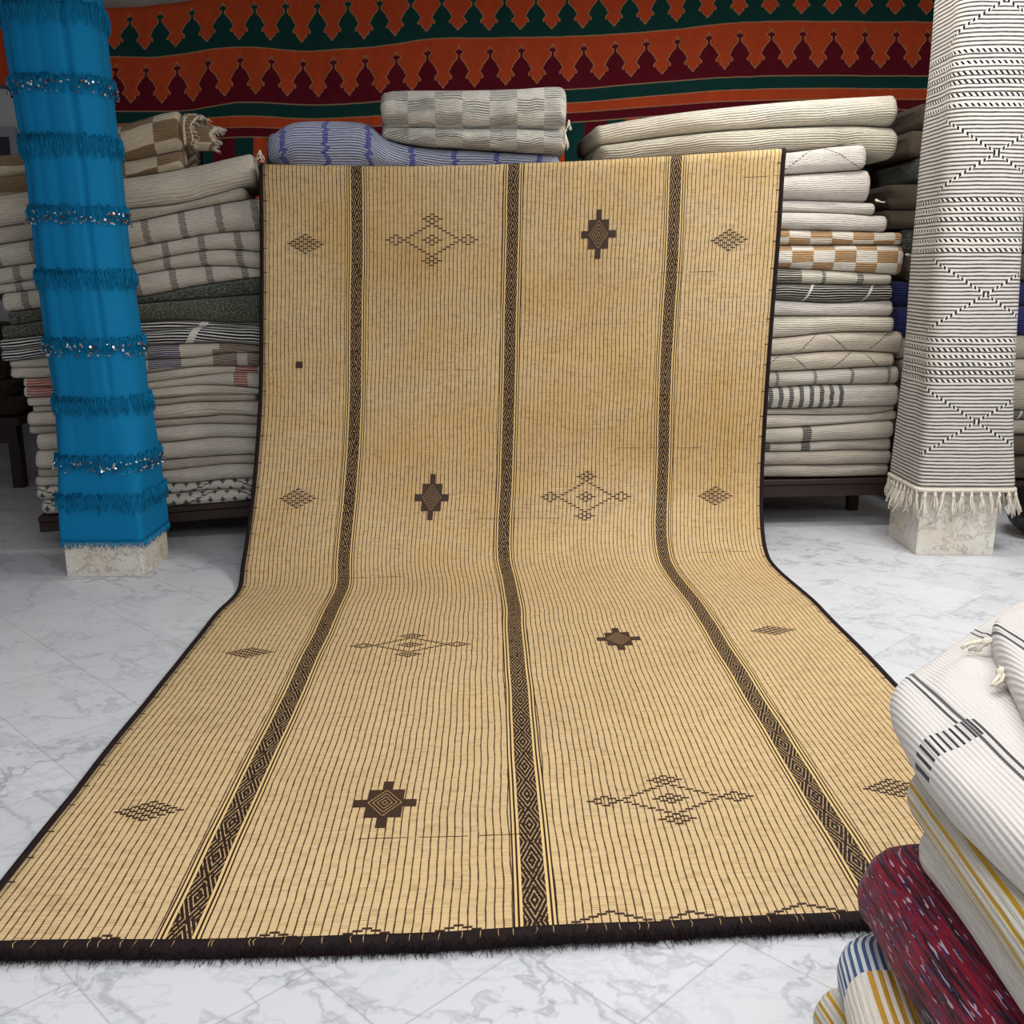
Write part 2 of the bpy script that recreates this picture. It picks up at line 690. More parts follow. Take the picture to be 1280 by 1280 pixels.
seam = (v.near(1.0, 0.012)).mx(v.near(2.0, 0.012)).mx(v.near(2.25, 0.01)).mx(v.near(2.45, 0.01)).mx(v.near(2.65, 0.01))
c = k.mix(seam * 0.8, c, CORD)
fab = k.noise(u * 3, v * 4, 0.0, 1.0, 3.0)
M_tap = k.done(k.mulc(c, 0.82 + fab * 0.36), k.noise(u * 4 + v * 2, v * 1.5, 0.0, 1.0, 3.0, 0.5), 0.5, 0.02)

T0 = [(60, 16), (130, 12), (200, 8), (280, -3), (500, -12), (709, -17), (926, -32), (1166, -34), (1300, -34)]
T1 = [(60, 70), (160, 72), (200, 73), (300, 60), (386, 65), (486, 58), (540, 50), (709, 47), (813, 41), (935, 29), (1166, 29), (1300, 29)]
T2 = [(60, 141), (150, 140), (235, 139), (300, 129), (403, 132), (500, 126), (709, 113), (926, 97), (1153, 96), (1300, 96)]
T3 = [(60, 158), (150, 156), (300, 146), (403, 149), (709, 130), (926, 113), (1153, 112), (1300, 112)]
T4 = [(60, 172), (150, 170), (300, 160), (403, 162), (709, 142), (926, 127), (1153, 125), (1300, 125)]
T5 = [(60, 186), (150, 184), (300, 172), (403, 174), (709, 154), (926, 139), (1153, 138), (1300, 138)]
T6 = [(60, 420), (1300, 400)]
lines = [(T0, 0.0), (T1, 1.0), (T2, 2.0), (T3, 2.25), (T4, 2.45), (T5, 2.65), (T6, 5.5)]
V, U, F = [], [], []
NX = 260
rowsv = []
for (La, va), (Lb, vb_) in zip(lines, lines[1:]):
    nn = 10 if vb_ - va > 0.5 else 3
    for i in range(nn):
        rowsv.append((La, Lb, i / nn, va + (vb_ - va) * i / nn))
rowsv.append((T6, T6, 0, 5.5))
for (La, Lb, f, vv) in rowsv:
    for i in range(NX + 1):
        px = 62 + (1262 - 62) * i / NX
        py = sinterp(La, px) * (1 - f) + sinterp(Lb, px) * f
        wr = 0.018 * noise.noise(Vector((px / 38.0, vv * 0.5, 0))) + 0.012 * noise.noise(Vector((px / 11.0 + vv * 0.9, vv * 0.35, 4)))
        hang = 0.012 * abs(sin(px / 78.0 * pi)) * (1 - min(1, vv / 3))
        P = at_plane(px, py, WY1 - 0.06)
        P.y -= 0.02 + wr + hang
        V.append(P)
        U.append(((px - 146) / 38.9, vv))
for r in range(len(rowsv) - 1):
    for i in range(NX):
        a = r * (NX + 1) + i
        F.append([a, a + 1, a + NX + 2, a + NX + 1])
o = link_mesh('wall_tapestry', V, F, M_tap, uvs=U)
md = o.modifiers.new('cloth', 'SOLIDIFY')
md.thickness = 0.006
tag(o, 'orange, green and maroon applique tapestry hung across the back wall above the rug piles', 'tapestry')

k = K('orange_cloth', rough=0.85, sheen=0.1)
x, y, z = k.obj()
M_orange = k.done(k.mulc(OR, 0.85 + k.noise(x, y, z, 6.0, 3.0) * 0.3), k.noise(x * 3, y, z, 4.0), 0.4, 0.02)
V, U, F = [], [], []
for j in range(9):
    for i in range(31):
        px = -90 + 145 * i / 30
        py = 36 + (106 + px * 0.03 - 36) * j / 8
        P = at_plane(px, py, WY1 - 0.08)
        P.y -= 0.012 * sin(i * 0.9) + 0.01
        V.append(P)
for j in range(8):
    for i in range(30):
        a = j * 31 + i
        F.append([a, a + 1, a + 32, a + 31])
o = link_mesh('wall_cloth', V, F, M_orange)
md = o.modifiers.new('cloth', 'SOLIDIFY')
md.thickness = 0.006
tag(o, 'plain orange cloth strip on the back wall left of the turquoise draped column', 'wall hanging')

# ------------------------------------------------------------------ benches under the piles
PL_L = (5.46, 0.16)        # left pile front plane Y = a + b X
PL_M = (5.42, 0.02)
PL_R = (5.42, 0.07)
PL_B = (6.05, 0.02)


def bench(px0, py0, px1, py1, plane, thick, depth, label, xpad=0.0, legs=3):
    a = at_plane(px0, py0, *plane)
    b = at_plane(px1, py1, *plane)
    root = empty('low_bench', ((a.x + b.x) / 2, (a.y + b.y) / 2, 0))
    d = Vector((b.x - a.x, b.y - a.y, 0))
    L = d.length
    d.normalize()
    nrm = Vector((-d.y, d.x, 0))
    slope = (b.z - a.z) / L

    def box(name, s0, s1, t0, t1, z0, z1, leg=False):
        V, F = [], []
        for (s, t_, zz) in ((s0, t0, z0), (s1, t0, z0), (s1, t1, z0), (s0, t1, z0), (s0, t0, z1), (s1, t0, z1), (s1, t1, z1), (s0, t1, z1)):
            P = Vector((a.x, a.y, 0)) + d * s + nrm * t_
            P.z = 0.0 if (leg and zz == z0) else a.z + slope * s + zz
            V.append(P)
        F = [[0, 3, 2, 1], [4, 5, 6, 7], [0, 1, 5, 4], [1, 2, 6, 5], [2, 3, 7, 6], [3, 0, 4, 7]]
        o = link_mesh(name, V, F, M_wood, smooth=False)
        md = o.modifiers.new('bevel', 'BEVEL')
        md.width = 0.004
        adopt(o, root)
    box('bench_top', -xpad, L + xpad, 0.0, depth, -0.03, -0.001)
    box('front_rail', -xpad, L + xpad, 0.012, 0.045, -thick, -0.031)
    for i in range(legs):
        s = 0.02 + (L - 0.1) * i / (legs - 1)
        box('leg', s, s + 0.06, 0.4 if i else 0.3, 0.46 if i else 0.36, -0.3, -0.031, True)
    tag(root, label, 'bench')
    return root


bench(52, 646, 318, 626, PL_L, 0.085, 0.8, 'low dark wooden bench under the left pile of rugs, behind the turquoise draped column', 0.02)
bench(775, 604, 1118, 597, PL_R, 0.10, 0.8, 'low dark wooden bench under the right pile of rugs, right of the hanging mat', 0.01)
bench(1126, 603, 1420, 600, PL_B, 0.09, 0.8, 'low dark wooden bench behind the striped draped column at the right edge', 0.02)
bench(350, 610, 728, 607, PL_M, 0.09, 0.8, 'low dark wooden bench hidden behind the hanging reed mat', 0.01)

# ------------------------------------------------------------------ left pile
X = lambda *a: list(a)


def L_(yl, *pts):
    return [(-60, yl + 9), (10, yl)] + [p for p in pts]


b0a = [(-60, 196), (10, 190), (60, 182), (145, 156), (200, 139), (230, 134)]
b0b = [(-60, 226), (10, 217), (156, 199), (224, 185), (240, 184)]
b0 = [(-60, 250), (10, 241), (153, 221), (202, 214), (250, 205), (309, 191), (330, 189)]
b1 = [(-60, 292), (10, 282), (160, 261), (224, 254), (316, 229), (330, 227)]
b2 = [(-60, 313), (10, 303), (163, 277), (218, 265), (302, 249), (330, 246)]
b3 = [(-60, 344), (10, 333), (100, 321), (167, 309), (218, 300), (273, 291), (330, 288)]
b4 = [(-60, 362), (10, 354), (100, 340), (168, 329), (218, 319), (273, 311.5), (330, 315)]
b5 = [(-60, 372), (10, 366), (100, 355), (171, 344), (218, 336), (276, 332), (330, 337)]
b6 = [(-60, 400), (10, 390), (100, 380), (174, 371), (241, 358), (313, 348), (330, 347)]
b7 = [(-60, 414), (10, 407), (100, 392), (175, 380), (245, 374), (330, 367)]
b8 = [(-60, 428), (10, 424), (100, 412), (176, 403), (224, 401), (284, 404), (330, 405)]
b9 = [(-60, 440), (10, 438), (100, 425), (177, 416), (250, 409), (330, 408)]
b10 = [(-60, 456), (10, 452), (100, 442), (182, 433), (239, 430), (284, 429), (330, 433)]
b11 = [(-60, 464), (10, 461), (100, 458), (181, 450.5), (245, 447.5), (284, 442), (330, 442)]
b12 = [(-60, 476), (10, 474), (100, 472), (180, 467), (245, 459), (330, 459)]
b13 = [(10, 484), (100, 485), (181, 479.5), (224, 474), (284, 467), (330, 467)]
b14 = [(10, 499), (60, 497), (120, 493), (182, 488), (245, 482.5), (284, 483), (330, 487)]
b15 = [(10, 510), (60, 508), (120, 504), (190, 499.5), (245, 495), (330, 494)]
b16 = [(10, 518), (60, 516), (120, 512), (199, 508), (245, 503), (330, 502.5)]
b17 = [(10, 535), (60, 533), (120, 530), (191, 526), (254, 522), (284, 519.5), (330, 522)]
b18 = [(10, 546), (60, 543), (120, 540), (195, 536), (254, 531), (330, 532)]
b19 = [(10, 567), (60, 564), (120, 560), (199, 555), (245, 550), (269, 547.5), (330, 549)]
b20 = [(10, 590), (60, 587), (120, 583), (206, 576), (245, 573), (330, 568)]
b21 = [(10, 600), (60, 598), (120, 595), (206, 590), (284, 581), (330, 581)]
b22 = [(10, 612), (60, 609), (120, 607), (209, 605.5), (245, 604), (284, 599.5), (330, 600)]
b23 = [(10, 628), (60, 626), (120, 624), (213, 619), (269, 613.5), (330, 613.5)]
b24 = [(10, 647), (60, 645), (120, 641), (209, 635), (269, 630.5), (330, 625)]

TAN = srgb(150, 124, 92)
BEI = srgb(214, 198, 172)
OLIVE = srgb(66, 72, 62)
M_check_tan = rug_mat('weave_beige_checks', checks(BEI, TAN, 0.15, 0.10, 0.03, 0.0))
M_plain = rug_mat('weave_plain_cream', plain(CREAM), 0.012, 0.10)
M_plain2 = rug_mat('weave_plain_greige', plain(srgb(198, 187, 172)), 0.010, 0.14)
M_plain3 = rug_mat('weave_plain_ivory', plain(IVORY), 0.011, 0.16)
M_pile = rug_mat('weave_soft_pile', plain(srgb(206, 196, 180)), 0.02, 0.04, 0.9, 1.3)
GB = srgb(74, 68, 66)
M_grid = rug_mat('weave_grey_bands', bands(CREAM, GB, 0.175, 0.034, 0.0, -0.12), slub=0.8)
M_olive = rug_mat('weave_dark_olive', flecks(OLIVE, srgb(134, 138, 124), 0.56))
M_olive2 = rug_mat('weave_olive_pile', flecks(srgb(72, 78, 66), srgb(160, 160, 144), 0.58, 130, 190))
M_bw = rug_mat('weave_black_white_stripes', stripes(srgb(222, 218, 208), srgb(26, 28, 44), 0.0165, 0.29, (0.52, 0.335, 0.035)), 0.0165, 0.04, slub=0.4)
M_patch = rug_mat('weave_blue_brown_patches', spans(srgb(206, 196, 180), [
    (0.60, 0.795, -0.05, 0.055, srgb(34, 36, 86)), (0.64, 0.80, 0.055, 0.2, srgb(40, 48, 108)), (0.99, 1.205, -0.05, 0.055, srgb(96, 62, 50)),
    (0.955, 1.075, 0.055, 0.2, srgb(104, 68, 56)), (1.125, 1.23, 0.055, 0.2, srgb(104, 68, 56))]))
M_red = rug_mat('weave_cream_red_corner', spans(CREAM, [(0.0, 0.13, -0.1, 0.2, srgb(168, 84, 78)), (1.01, 1.12, -0.05, 0.05, srgb(164, 70, 70)), (1.0, 1.07, 0.05, 0.2, srgb(170, 96, 90))], 0.014, 0.17))
M_cross = rug_mat('weave_black_crosses', crosses(srgb(222, 216, 204), INK), slub=0.5)

PLL = 'folded rugs in the left pile'
LP = [
    ('', -45, 219, [b0a, b0b, b0], M_check_tan, 'beige and brown checked rug rolled at the top of the left pile', dict(bulge=0.10, corner=0.02, wob=0.012)),
    ('', -50, 311, [b0, b1], M_pile, 'thick cream rug under the rolled checked rug', dict(bulge=0.075, wob=0.012, endr=0.03, crumple=0.02)),
    ('', -50, 299, [b1, b2], M_plain2, 'thin plain beige rug with its turned-up end, second below the checked roll', dict()),
    ('', -22, 330, [b2, b3], M_grid, 'thickest cream rug with grey cross bands, topmost banded one of the left pile', dict(bulge=0.07, u0=0.03)),
    ('', -18, 330, [b3, b4], M_grid, 'cream rug with grey cross bands, second of the banded ones in the left pile', dict(u0=0.12)),
    ('', -10, 330, [b4, b5], M_grid, 'thin cream rug with grey cross bands, third of the banded ones in the left pile', dict(u0=0.14)),
    ('', 8, 330, [b5, b6], M_grid, 'lowest cream rug with grey cross bands, lying on the dark olive rugs', dict(u0=0.175)),
    ('', 14, 330, [b6, b7], M_olive, 'thin dark olive flecked rug, upper of the two olive ones', dict()),
    ('', 6, 330, [b7, b8], M_olive2, 'thick dark olive mottled pile rug above the black and white striped one', dict()),
    ('', 5, 330, [b8, b9, b10], M_bw, 'black and white striped rug in the middle of the left pile', dict()),
    ('', 16, 330, [b10, b11, b12], M_patch, 'beige rug with navy and brown striped patches on its fold', dict()),
    ('', 32, 326, [b12, b13, b14], M_red, 'cream rug with small red striped triangle near the mat', dict()),
    ('', 36, 330, [b14, b15], M_pile, 'nubbly cream rug directly below the one with the red triangle', dict()),
    ('', 42, 316, [b15, b16], M_plain2, 'thin nubbly rug that stops short of the mat, below the red-triangle rug', dict()),
    ('', 38, 330, [b16, b17], M_pile, 'thick cream rug with faint woven squares, fourth below the striped patches', dict()),
    ('', 38, 330, [b17, b18], M_plain2, 'thin ribbed cream rug just above the three thick smooth ones', dict()),
    ('', 50, 330, [b18, b19], M_plain, 'smooth thick cream rug, upper of the pair in the lower left pile', dict()),
    ('', 50, 330, [b19, b20], M_plain, 'smooth thick cream rug, lower of the pair in the lower left pile', dict()),
    ('', 49, 330, [b20, b21], M_plain2, 'thin smooth greige rug, second above the black-crossed ones', dict()),
    ('', 48, 330, [b21, b22], M_plain, 'smooth greige rug lying directly on the black-crossed ones', dict()),
    ('', 50, 330, [b22, b23], M_cross, 'white rug with small black crosses, second from the left bench', dict()),
    ('', 57, 328, [b23, b24], M_cross, 'white rug with small black crosses lying directly on the left bench', dict()),
]
for i, (nm, x0, x1, bds, mt, lab, kw) in enumerate(LP):
    o = px_rug('folded_rug', x0, x1, bds, PL_L, mt, lab, seed=i + 1, **kw)
    if i == 0:
        checked = o

# ------------------------------------------------------------------ right pile
def R_(*p):
    a = list(p)
    return [(750, a[0][1] + (a[0][1] - a[-1][1]) * 0.3)] + a


r0 = [(745, 157), (752, 154), (836, 140), (972, 125), (1117, 116), (1125, 116)]
r1 = [(745, 181), (759, 179), (881, 164), (990, 157), (1073, 155), (1115, 157)]
r2 = [(745, 204), (763, 201), (863, 192), (982, 188), (1040, 184), (1062, 180), (1086, 192), (1117, 199)]
r2b = [(745, 204), (763, 201.5), (863, 193), (982, 190), (1040, 183), (1062, 181), (1086, 179)]
r3 = [(760, 232), (980, 218), (1040, 214), (1090, 211)]
r4 = [(760, 262), (978, 250), (1040, 251), (1094, 253)]
r5 = [(760, 272), (977, 265), (1040, 266), (1097, 269)]
r6 = [(760, 290), (976, 287), (1107, 290)]
r7 = [(760, 306), (974, 306), (1131, 306)]
r8 = [(760, 332), (972, 335), (1115, 343), (1131, 344)]
r9 = [(760, 355), (972, 355), (1115, 356)]
r10 = [(760, 374), (969, 375), (1046, 379), (1115, 375)]
r11 = [(760, 396), (968, 395), (1115, 396)]
r12 = [(760, 423), (967, 423), (1046, 416), (1118, 415)]
r13 = [(760, 445), (964, 445), (1046, 439), (1126, 442)]
r14 = [(760, 466), (963, 465), (1115, 458.5), (1130, 458)]
r15 = [(760, 487), (961, 486), (1020, 482), (1121, 481)]
r16 = [(760, 512), (960, 511.6), (1121, 508)]
r17 = [(760, 522), (960, 520), (1089, 519), (1121, 514)]
r18 = [(760, 539), (959, 537), (1121, 526)]
r19 = [(760, 556), (958, 555), (1046, 551.5), (1115, 549)]
r20 = [(760, 568), (957, 566), (1115, 563.5)]
r21 = [(760, 584), (956, 582.5), (1113, 581.5)]
r22 = [(760, 600), (955, 598), (1113, 596)]

SND = srgb(196, 158, 116)
M_rib = rug_mat('weave_ribbed_olive_cream', stripes(srgb(232, 224, 208), srgb(172, 162, 140), 0.0125, 0.14), 0.0125, 0.2, 0.9)
M_rib2 = rug_mat('weave_ribbed_cream_green', stripes(srgb(222, 214, 196), srgb(136, 128, 106), 0.0125, 0.17), 0.0125, 0.2, 0.9)
M_dot = rug_mat('weave_ivory_dotted', lattice(IVORY, INK, 0.62, 0.42, 0.21, 0.008), 0.009, 0.14)
M_check_sand = rug_mat('weave_sand_checks', checks(srgb(228, 218, 202), SND, 0.115, 0.09, 0.03, 0.02))
M_check_sand2 = rug_mat('weave_sand_checks_even', checks(srgb(230, 222, 208), SND, 0.115, 0.065, 0.01, 0.01))
M_fine = rug_mat('weave_black_boxes', spans(srgb(214, 207, 190), [(0.80, 0.97, -0.05, 0.3, INK), (1.08, 1.10, -0.05, 0.3, INK), (1.27, 1.305, -0.05, 0.3, INK)], 0.013, 0.22))
M_blk = rug_mat('weave_black_striped', stripes(srgb(206, 200, 186), srgb(22, 22, 26), 0.0135, 0.36, (0.33, 0.11, 0.02)), 0.0135, 0.05, slub=0.4)
M_dia = rug_mat('weave_beige_diamonds', lattice(srgb(208, 196, 178), INK, 0.40, 0.37, 0.11, 0.012), 0.010, 0.10)
M_bb = rug_mat('weave_thin_black_bands', bands(srgb(214, 207, 194), INK, 0.205, 0.017, 0.055), slub=0.6)
M_big = rug_mat('weave_black_ladder', spans(srgb(214, 208, 196), [(0.70 + 0.0555 * i, 0.724 + 0.0555 * i, -0.06, 0.3, INK) for i in range(10)], 0.011, 0.12), slub=0.6)
M_sq = rug_mat('weave_black_square', spans(srgb(204, 196, 182), [(1.005, 1.055, -0.05, 0.3, INK)], 0.012, 0.14), slub=0.7)
M_sq2 = rug_mat('weave_two_black_squares', spans(srgb(204, 196, 182), [(0.792, 0.832, 0.01, 0.3, INK), (1.005, 1.055, -0.05, 0.3, INK)], 0.012, 0.14), slub=0.7)

RP = [
    (756, 1116, [r0, r1], M_rib, 'long ribbed white rug on the very top of the right pile', dict(bulge=0.09, endr=0.04, corner=0.02, crumple=0.015)),
    (762, 1114, [r1, r2], M_rib2, 'ribbed cream and green-grey rug, second from the top of the right pile', dict(bulge=0.08, endr=0.05, corner=0.04, crumple=0.015)),
    (775, 1076, [r2b, r3], M_dot, 'ivory rug with a dotted diagonal line, third in the right pile', dict(endr=0.045, corner=0.05)),
    (775, 1084, [r3, r4], M_plain3, 'thick plain ivory rug below the dotted one in the right pile', dict(bulge=0.07)),
    (775, 1092, [r4, r5], M_plain3, 'thinnest plain ivory rug, above the last plain ivory one', dict()),
    (775, 1106, [r5, r6], M_plain3, 'plain ivory rug lying on the sand checked rugs', dict()),
    (775, 1126, [r6, r7], M_check_sand, 'thin sand and white checked rug, upper of the two', dict()),
    (775, 1126, [r7, r8], M_check_sand2, 'thick sand and white checked rug, lower of the two', dict()),
    (775, 1112, [r8, r9], M_fine, 'beige rug with black ladder boxes below the sand checks', dict()),
    (775, 1112, [r9, r10], M_blk, 'black rug with thin white stripes in the right pile', dict(wob=0.01)),
    (775, 1113, [r10, r11], M_plain3, 'ivory ribbed rug directly under the black striped one', dict()),
    (775, 1114, [r11, r12], M_rib, 'cream rug with faint brown ribs above the dotted diamond ones', dict()),
    (775, 1125, [r12, r13], M_dia, 'beige rug with dotted black diamonds, upper of the two', dict(u0=0.0)),
    (775, 1115, [r13, r14], M_dia, 'beige rug with dotted black diamonds, lower of the two', dict(u0=0.2)),
    (775, 1120, [r14, r15], M_bb, 'cream rug crossed by single thin black bands', dict()),
    (775, 1119, [r15, r16], M_big, 'cream rug with a row of ten bold black bars', dict()),
    (775, 1119, [r16, r17], M_plain2, 'thin beige rug directly under the black-barred one', dict()),
    (775, 1118, [r17, r18], M_plain, 'plain beige rug, second under the black-barred one', dict()),
    (775, 1113, [r18, r19], M_sq, 'beige rug with a single black square on the fold', dict()),
    (775, 1112, [r19, r20], M_sq2, 'beige rug with two small black squares on the fold', dict()),
    (775, 1111, [r20, r21], M_plain2, 'plain beige rug, second from the bottom of the right pile', dict()),
    (775, 1108, [r21, r22], M_plain2, 'plain beige rug lying directly on the right bench', dict()),
]
for i, (x0, x1, bds, mt, lab, kw) in enumerate(RP):
    px_rug('folded_rug', x0, x1, bds, PL_R, mt, lab, seed=i + 41, n=26, **kw)

# ------------------------------------------------------------------ middle pile (mostly behind the mat)
BLU = srgb(64, 74, 180)


def blue_fn(k, u, v):
    base = stripes(srgb(198, 204, 226), srgb(84, 90, 128), 0.013, 0.17)(k, u, v)
    nz = k.noise(u * 0.0, v * 22, 0.0, 1.0, 2.0) * 0.09
    d = abs(((u + nz + 0.02) / 0.215).fr() - 0.5)
    ed = 1.0 - (d < 0.062) * 1.0
    c = k.mix(1.0 - ed, base, k.mix(k.noise(u * 160, v * 160, 0.0, 1.0, 1.0) > 0.45, srgb(60, 66, 150), srgb(120, 124, 190)))
    return c


M_blue = rug_mat('weave_blue_ribbed', blue_fn, 0.013, 0.12, 0.9)


def white_chk(k, u, v):
    a = ((u + 0.03) / 0.135).fl() + ((v + 0.035) / 0.072).fl()
    s = (a / 2.0).fr() > 0.25
    line = ((v / 0.0125).tri() < 0.2) * s
    return k.mix(line, srgb(218, 214, 204), srgb(126, 127, 124))


M_wchk = rug_mat('weave_white_checks', white_chk, 0.012, 0.1, 1.0, 1.5)
m0 = [(330, 176), (345, 160), (362, 150), (403, 148), (450, 150), (462, 154), (474, 166), (486, 173), (520, 181), (600, 186), (682, 191.5), (694, 190)]
m1 = [(330, 200), (345, 206), (362, 211), (403, 213), (694, 212)]
o = px_rug('folded_rug', 342, 688, [m0, m1], PL_M, M_blue, 'pale blue ribbed rug with violet-blue lines on top of the middle pile, behind the mat', n=30, bulge=0.10, endr=0.05, corner=0.05, wob=0.012, crumple=0.02, seed=90, top_n=5)
w0 = [(470, 118), (482, 112), (492, 110), (560, 110), (640, 108), (690, 105), (712, 106)]
w1 = [(465, 155), (479, 156), (560, 158), (640, 158), (695, 160), (712, 158)]
w2 = [(465, 160), (479, 170), (520, 179), (600, 184), (682, 190), (712, 189)]
o = px_rug('folded_rug', 483, 700, [w0, w1, w2], (5.38, 0.02), M_wchk, 'white rug with grey ribbed checks folded on top of the blue rug', n=30, bulge=0.085, endr=0.035, corner=0.03, wob=0.010, crumple=0.03, seed=91, top_n=5)
white_rug = o

# plain rugs that carry them, hidden behind the mat
hid0 = None
zz0 = at_plane(540, 607, *PL_M).z
zz1 = at_plane(540, 213, *PL_M).z - 0.03
nh = 14
for i in range(nh):
    za = zz0 + (zz1 - zz0) * i / nh
    zb = zz0 + (zz1 - zz0) * (i + 1) / nh
    if hid0 is None:
        st = [(-1.10 + 1.50 * j / 11, 5.46, [zb, za]) for j in range(12)]
        hid0 = folded_rug('folded_rug', st, (0, 1), 0.72, M_plain2, 'plain beige rug in the pile hidden behind the hanging reed mat', seed=120, group='rugs hidden behind the mat')
    else:
        c = hid0.copy()
        COL.objects.link(c)
        c.location.z = hid0.location.z + (za - zz0)


# tassels: a few knotted strands as a part of a rug
k = K('cotton_yarn', rough=0.95, spec=0.05)
x, y, z = k.obj()
M_yarn = k.done(k.mulc(srgb(220, 212, 196), 0.8 + k.noise(x, y, z, 90.0, 2.0) * 0.4))


def tassel(P, root, mat=None, L=0.08, n=7, name='tassel', r=0.0035, spread=0.012, d=Vector((0, 0, -1)), seed=0, knot=True):
    rnd = random.Random(seed)
    V, F = [], []
    P = Vector(P)
    for i in range(n):
        o1 = Vector((rnd.uniform(-1, 1), rnd.uniform(-1, 1), rnd.uniform(-0.4, 0.4))) * spread
        o2 = Vector((rnd.uniform(-1, 1), rnd.uniform(-1, 1), rnd.uniform(-0.4, 0.4))) * spread * 1.3
        l = L * rnd.uniform(0.75, 1.1)
        pts = [P + o1 * 0.15, P + d * l * 0.25 + o1 * 0.25, P + d * l * 0.45 + o1 * 0.7, P + d * l * 0.75 + (o1 + o2) * 0.7, P + d * l + o2]
        add_tube(V, F, pts, r, 5, 0.8)
    if knot:
        c = P + d * L * 0.22
        b = len(V)
        for i in range(5):
            a = pi * i / 4
            for j in range(7):
                q = 2 * pi * j / 7
                V.append(c + Vector((cos(q) * sin(a) * r * 1.9, sin(q) * sin(a) * r * 1.9, cos(a) * r * 2.2)))
        for i in range(4):
            for j in range(7):
                F.append([b + i * 7 + j, b + i * 7 + (j + 1) % 7, b + (i + 1) * 7 + (j + 1) % 7, b + (i + 1) * 7 + j])
    o = link_mesh(name, V, F, mat or M_yarn)
    if root is not None:
        adopt(o, root)
    return o


tassel(at_plane(706, 162, 5.33), white_rug, L=0.10, n=8, seed=3, spread=0.014)
tassel(at_plane(711, 150, 5.36), white_rug, L=0.05, n=5, seed=4)
k = K('blue_selvedge', rough=0.9)
x, y, z = k.obj()
M_bsel = k.done(k.mulc(srgb(34, 60, 200), 0.75 + k.noise(x, y, z, 60.0, 2.0) * 0.5))

# checked roll: curled end with its inner spiral and frayed edge
def curl():
    V, U, F = [], [], []
    c = at_plane(236, 168, PL_L[0] + 0.04, PL_L[1])
    # curled sheet: spiral cross-section in the (depth, z) plane, open end facing right
    n = 46
    ds = Vector((1, PL_L[1], 0)).normalized()
    dd = Vector((-PL_L[1], 1, 0)).normalized()
    m = 14
    for i in range(n):
        f = i / (n - 1)
        a = radians(215 - 540 * f)
        r = 0.125 * (1 - 0.70 * f)
        for j in range(m):
            s = j / (m - 1)
            ax = -0.02 + s * (0.03 + 0.20 * f * (1 - 0.35 * f)) + 0.010 * sin(i * 1.1) * s
            sag = -0.10 * (ax * 2) ** 2
            P = c + ds * ax + dd * (0.07 + r * 1.0 * cos(a)) + Vector((0, 0, r * 0.86 * sin(a) + 0.006 + sag * 0.7))
            P += Vector((0, 0, 0.006 * noise.noise(Vector((i * 0.4, j * 0.3, 0)))))
            V.append(P)
            U.append((s * 0.25 + 0.05, f * 0.6))
    for i in range(n - 1):
        for j in range(m - 1):
            a = i * m + j
            F.append([a, a + 1, a + m + 1, a + m])
    o = link_mesh('curled_end', V, F, M_check_tan, uvs=U)
    md = o.modifiers.new('cloth', 'SOLIDIFY')
    md.thickness = 0.012
    md.offset = 0
    adopt(o, checked)
    # frayed fringe along the free edge
    V2, F2 = [], []
    rnd = random.Random(8)
    for i in range(0, n - 1):
        for q in range(3):
            fr_ = (i + rnd.random())
            i0 = min(n - 2, int(fr_))
            P = V[i0 * m + m - 1].lerp(V[(i0 + 1) * m + m - 1], fr_ - i0)
            L = rnd.uniform(0.012, 0.035)
            add_tube(V2, F2, [P, P + ds * L * 0.5 + Vector((0, rnd.uniform(-.006, .006), rnd.uniform(-.008, .003))),
                              P + ds * L + Vector((0, rnd.uniform(-.012, .012), rnd.uniform(-.02, .002)))], 0.0018, 3, 0.5)
    e = link_mesh('fringe', V2, F2, M_yarn)
    e['kind'] = 'stuff'
    off = Vector(checked.location)
    e.parent = o
    for vv in e.data.vertices:
        vv.co -= off


curl()
tassel(at_plane(325, 188, 5.30), None, L=0.05, n=9, seed=6, spread=0.018).parent = None
_t = COL.objects[-1]
# the loose tassel belongs to the blue rug behind the mat
blue_rug = [o for o in COL.objects if o.get('label', '').startswith('pale blue ribbed')][0]
adopt(_t, blue_rug)
# small knots on right pile ends
rp = {o['label']: o for o in COL.objects if o.get('label')}
tassel(at_plane(1094, 250, 5.50), rp['thick plain ivory rug below the dotted one in the right pile'], L=0.035, n=5, seed=9, d=Vector((0.9, 0, -0.3)).normalized())
tassel(at_plane(1132, 318, 5.50), rp['thick sand and white checked rug, lower of the two'], L=0.045, n=5, seed=10, d=Vector((0.9, 0, -0.2)).normalized())

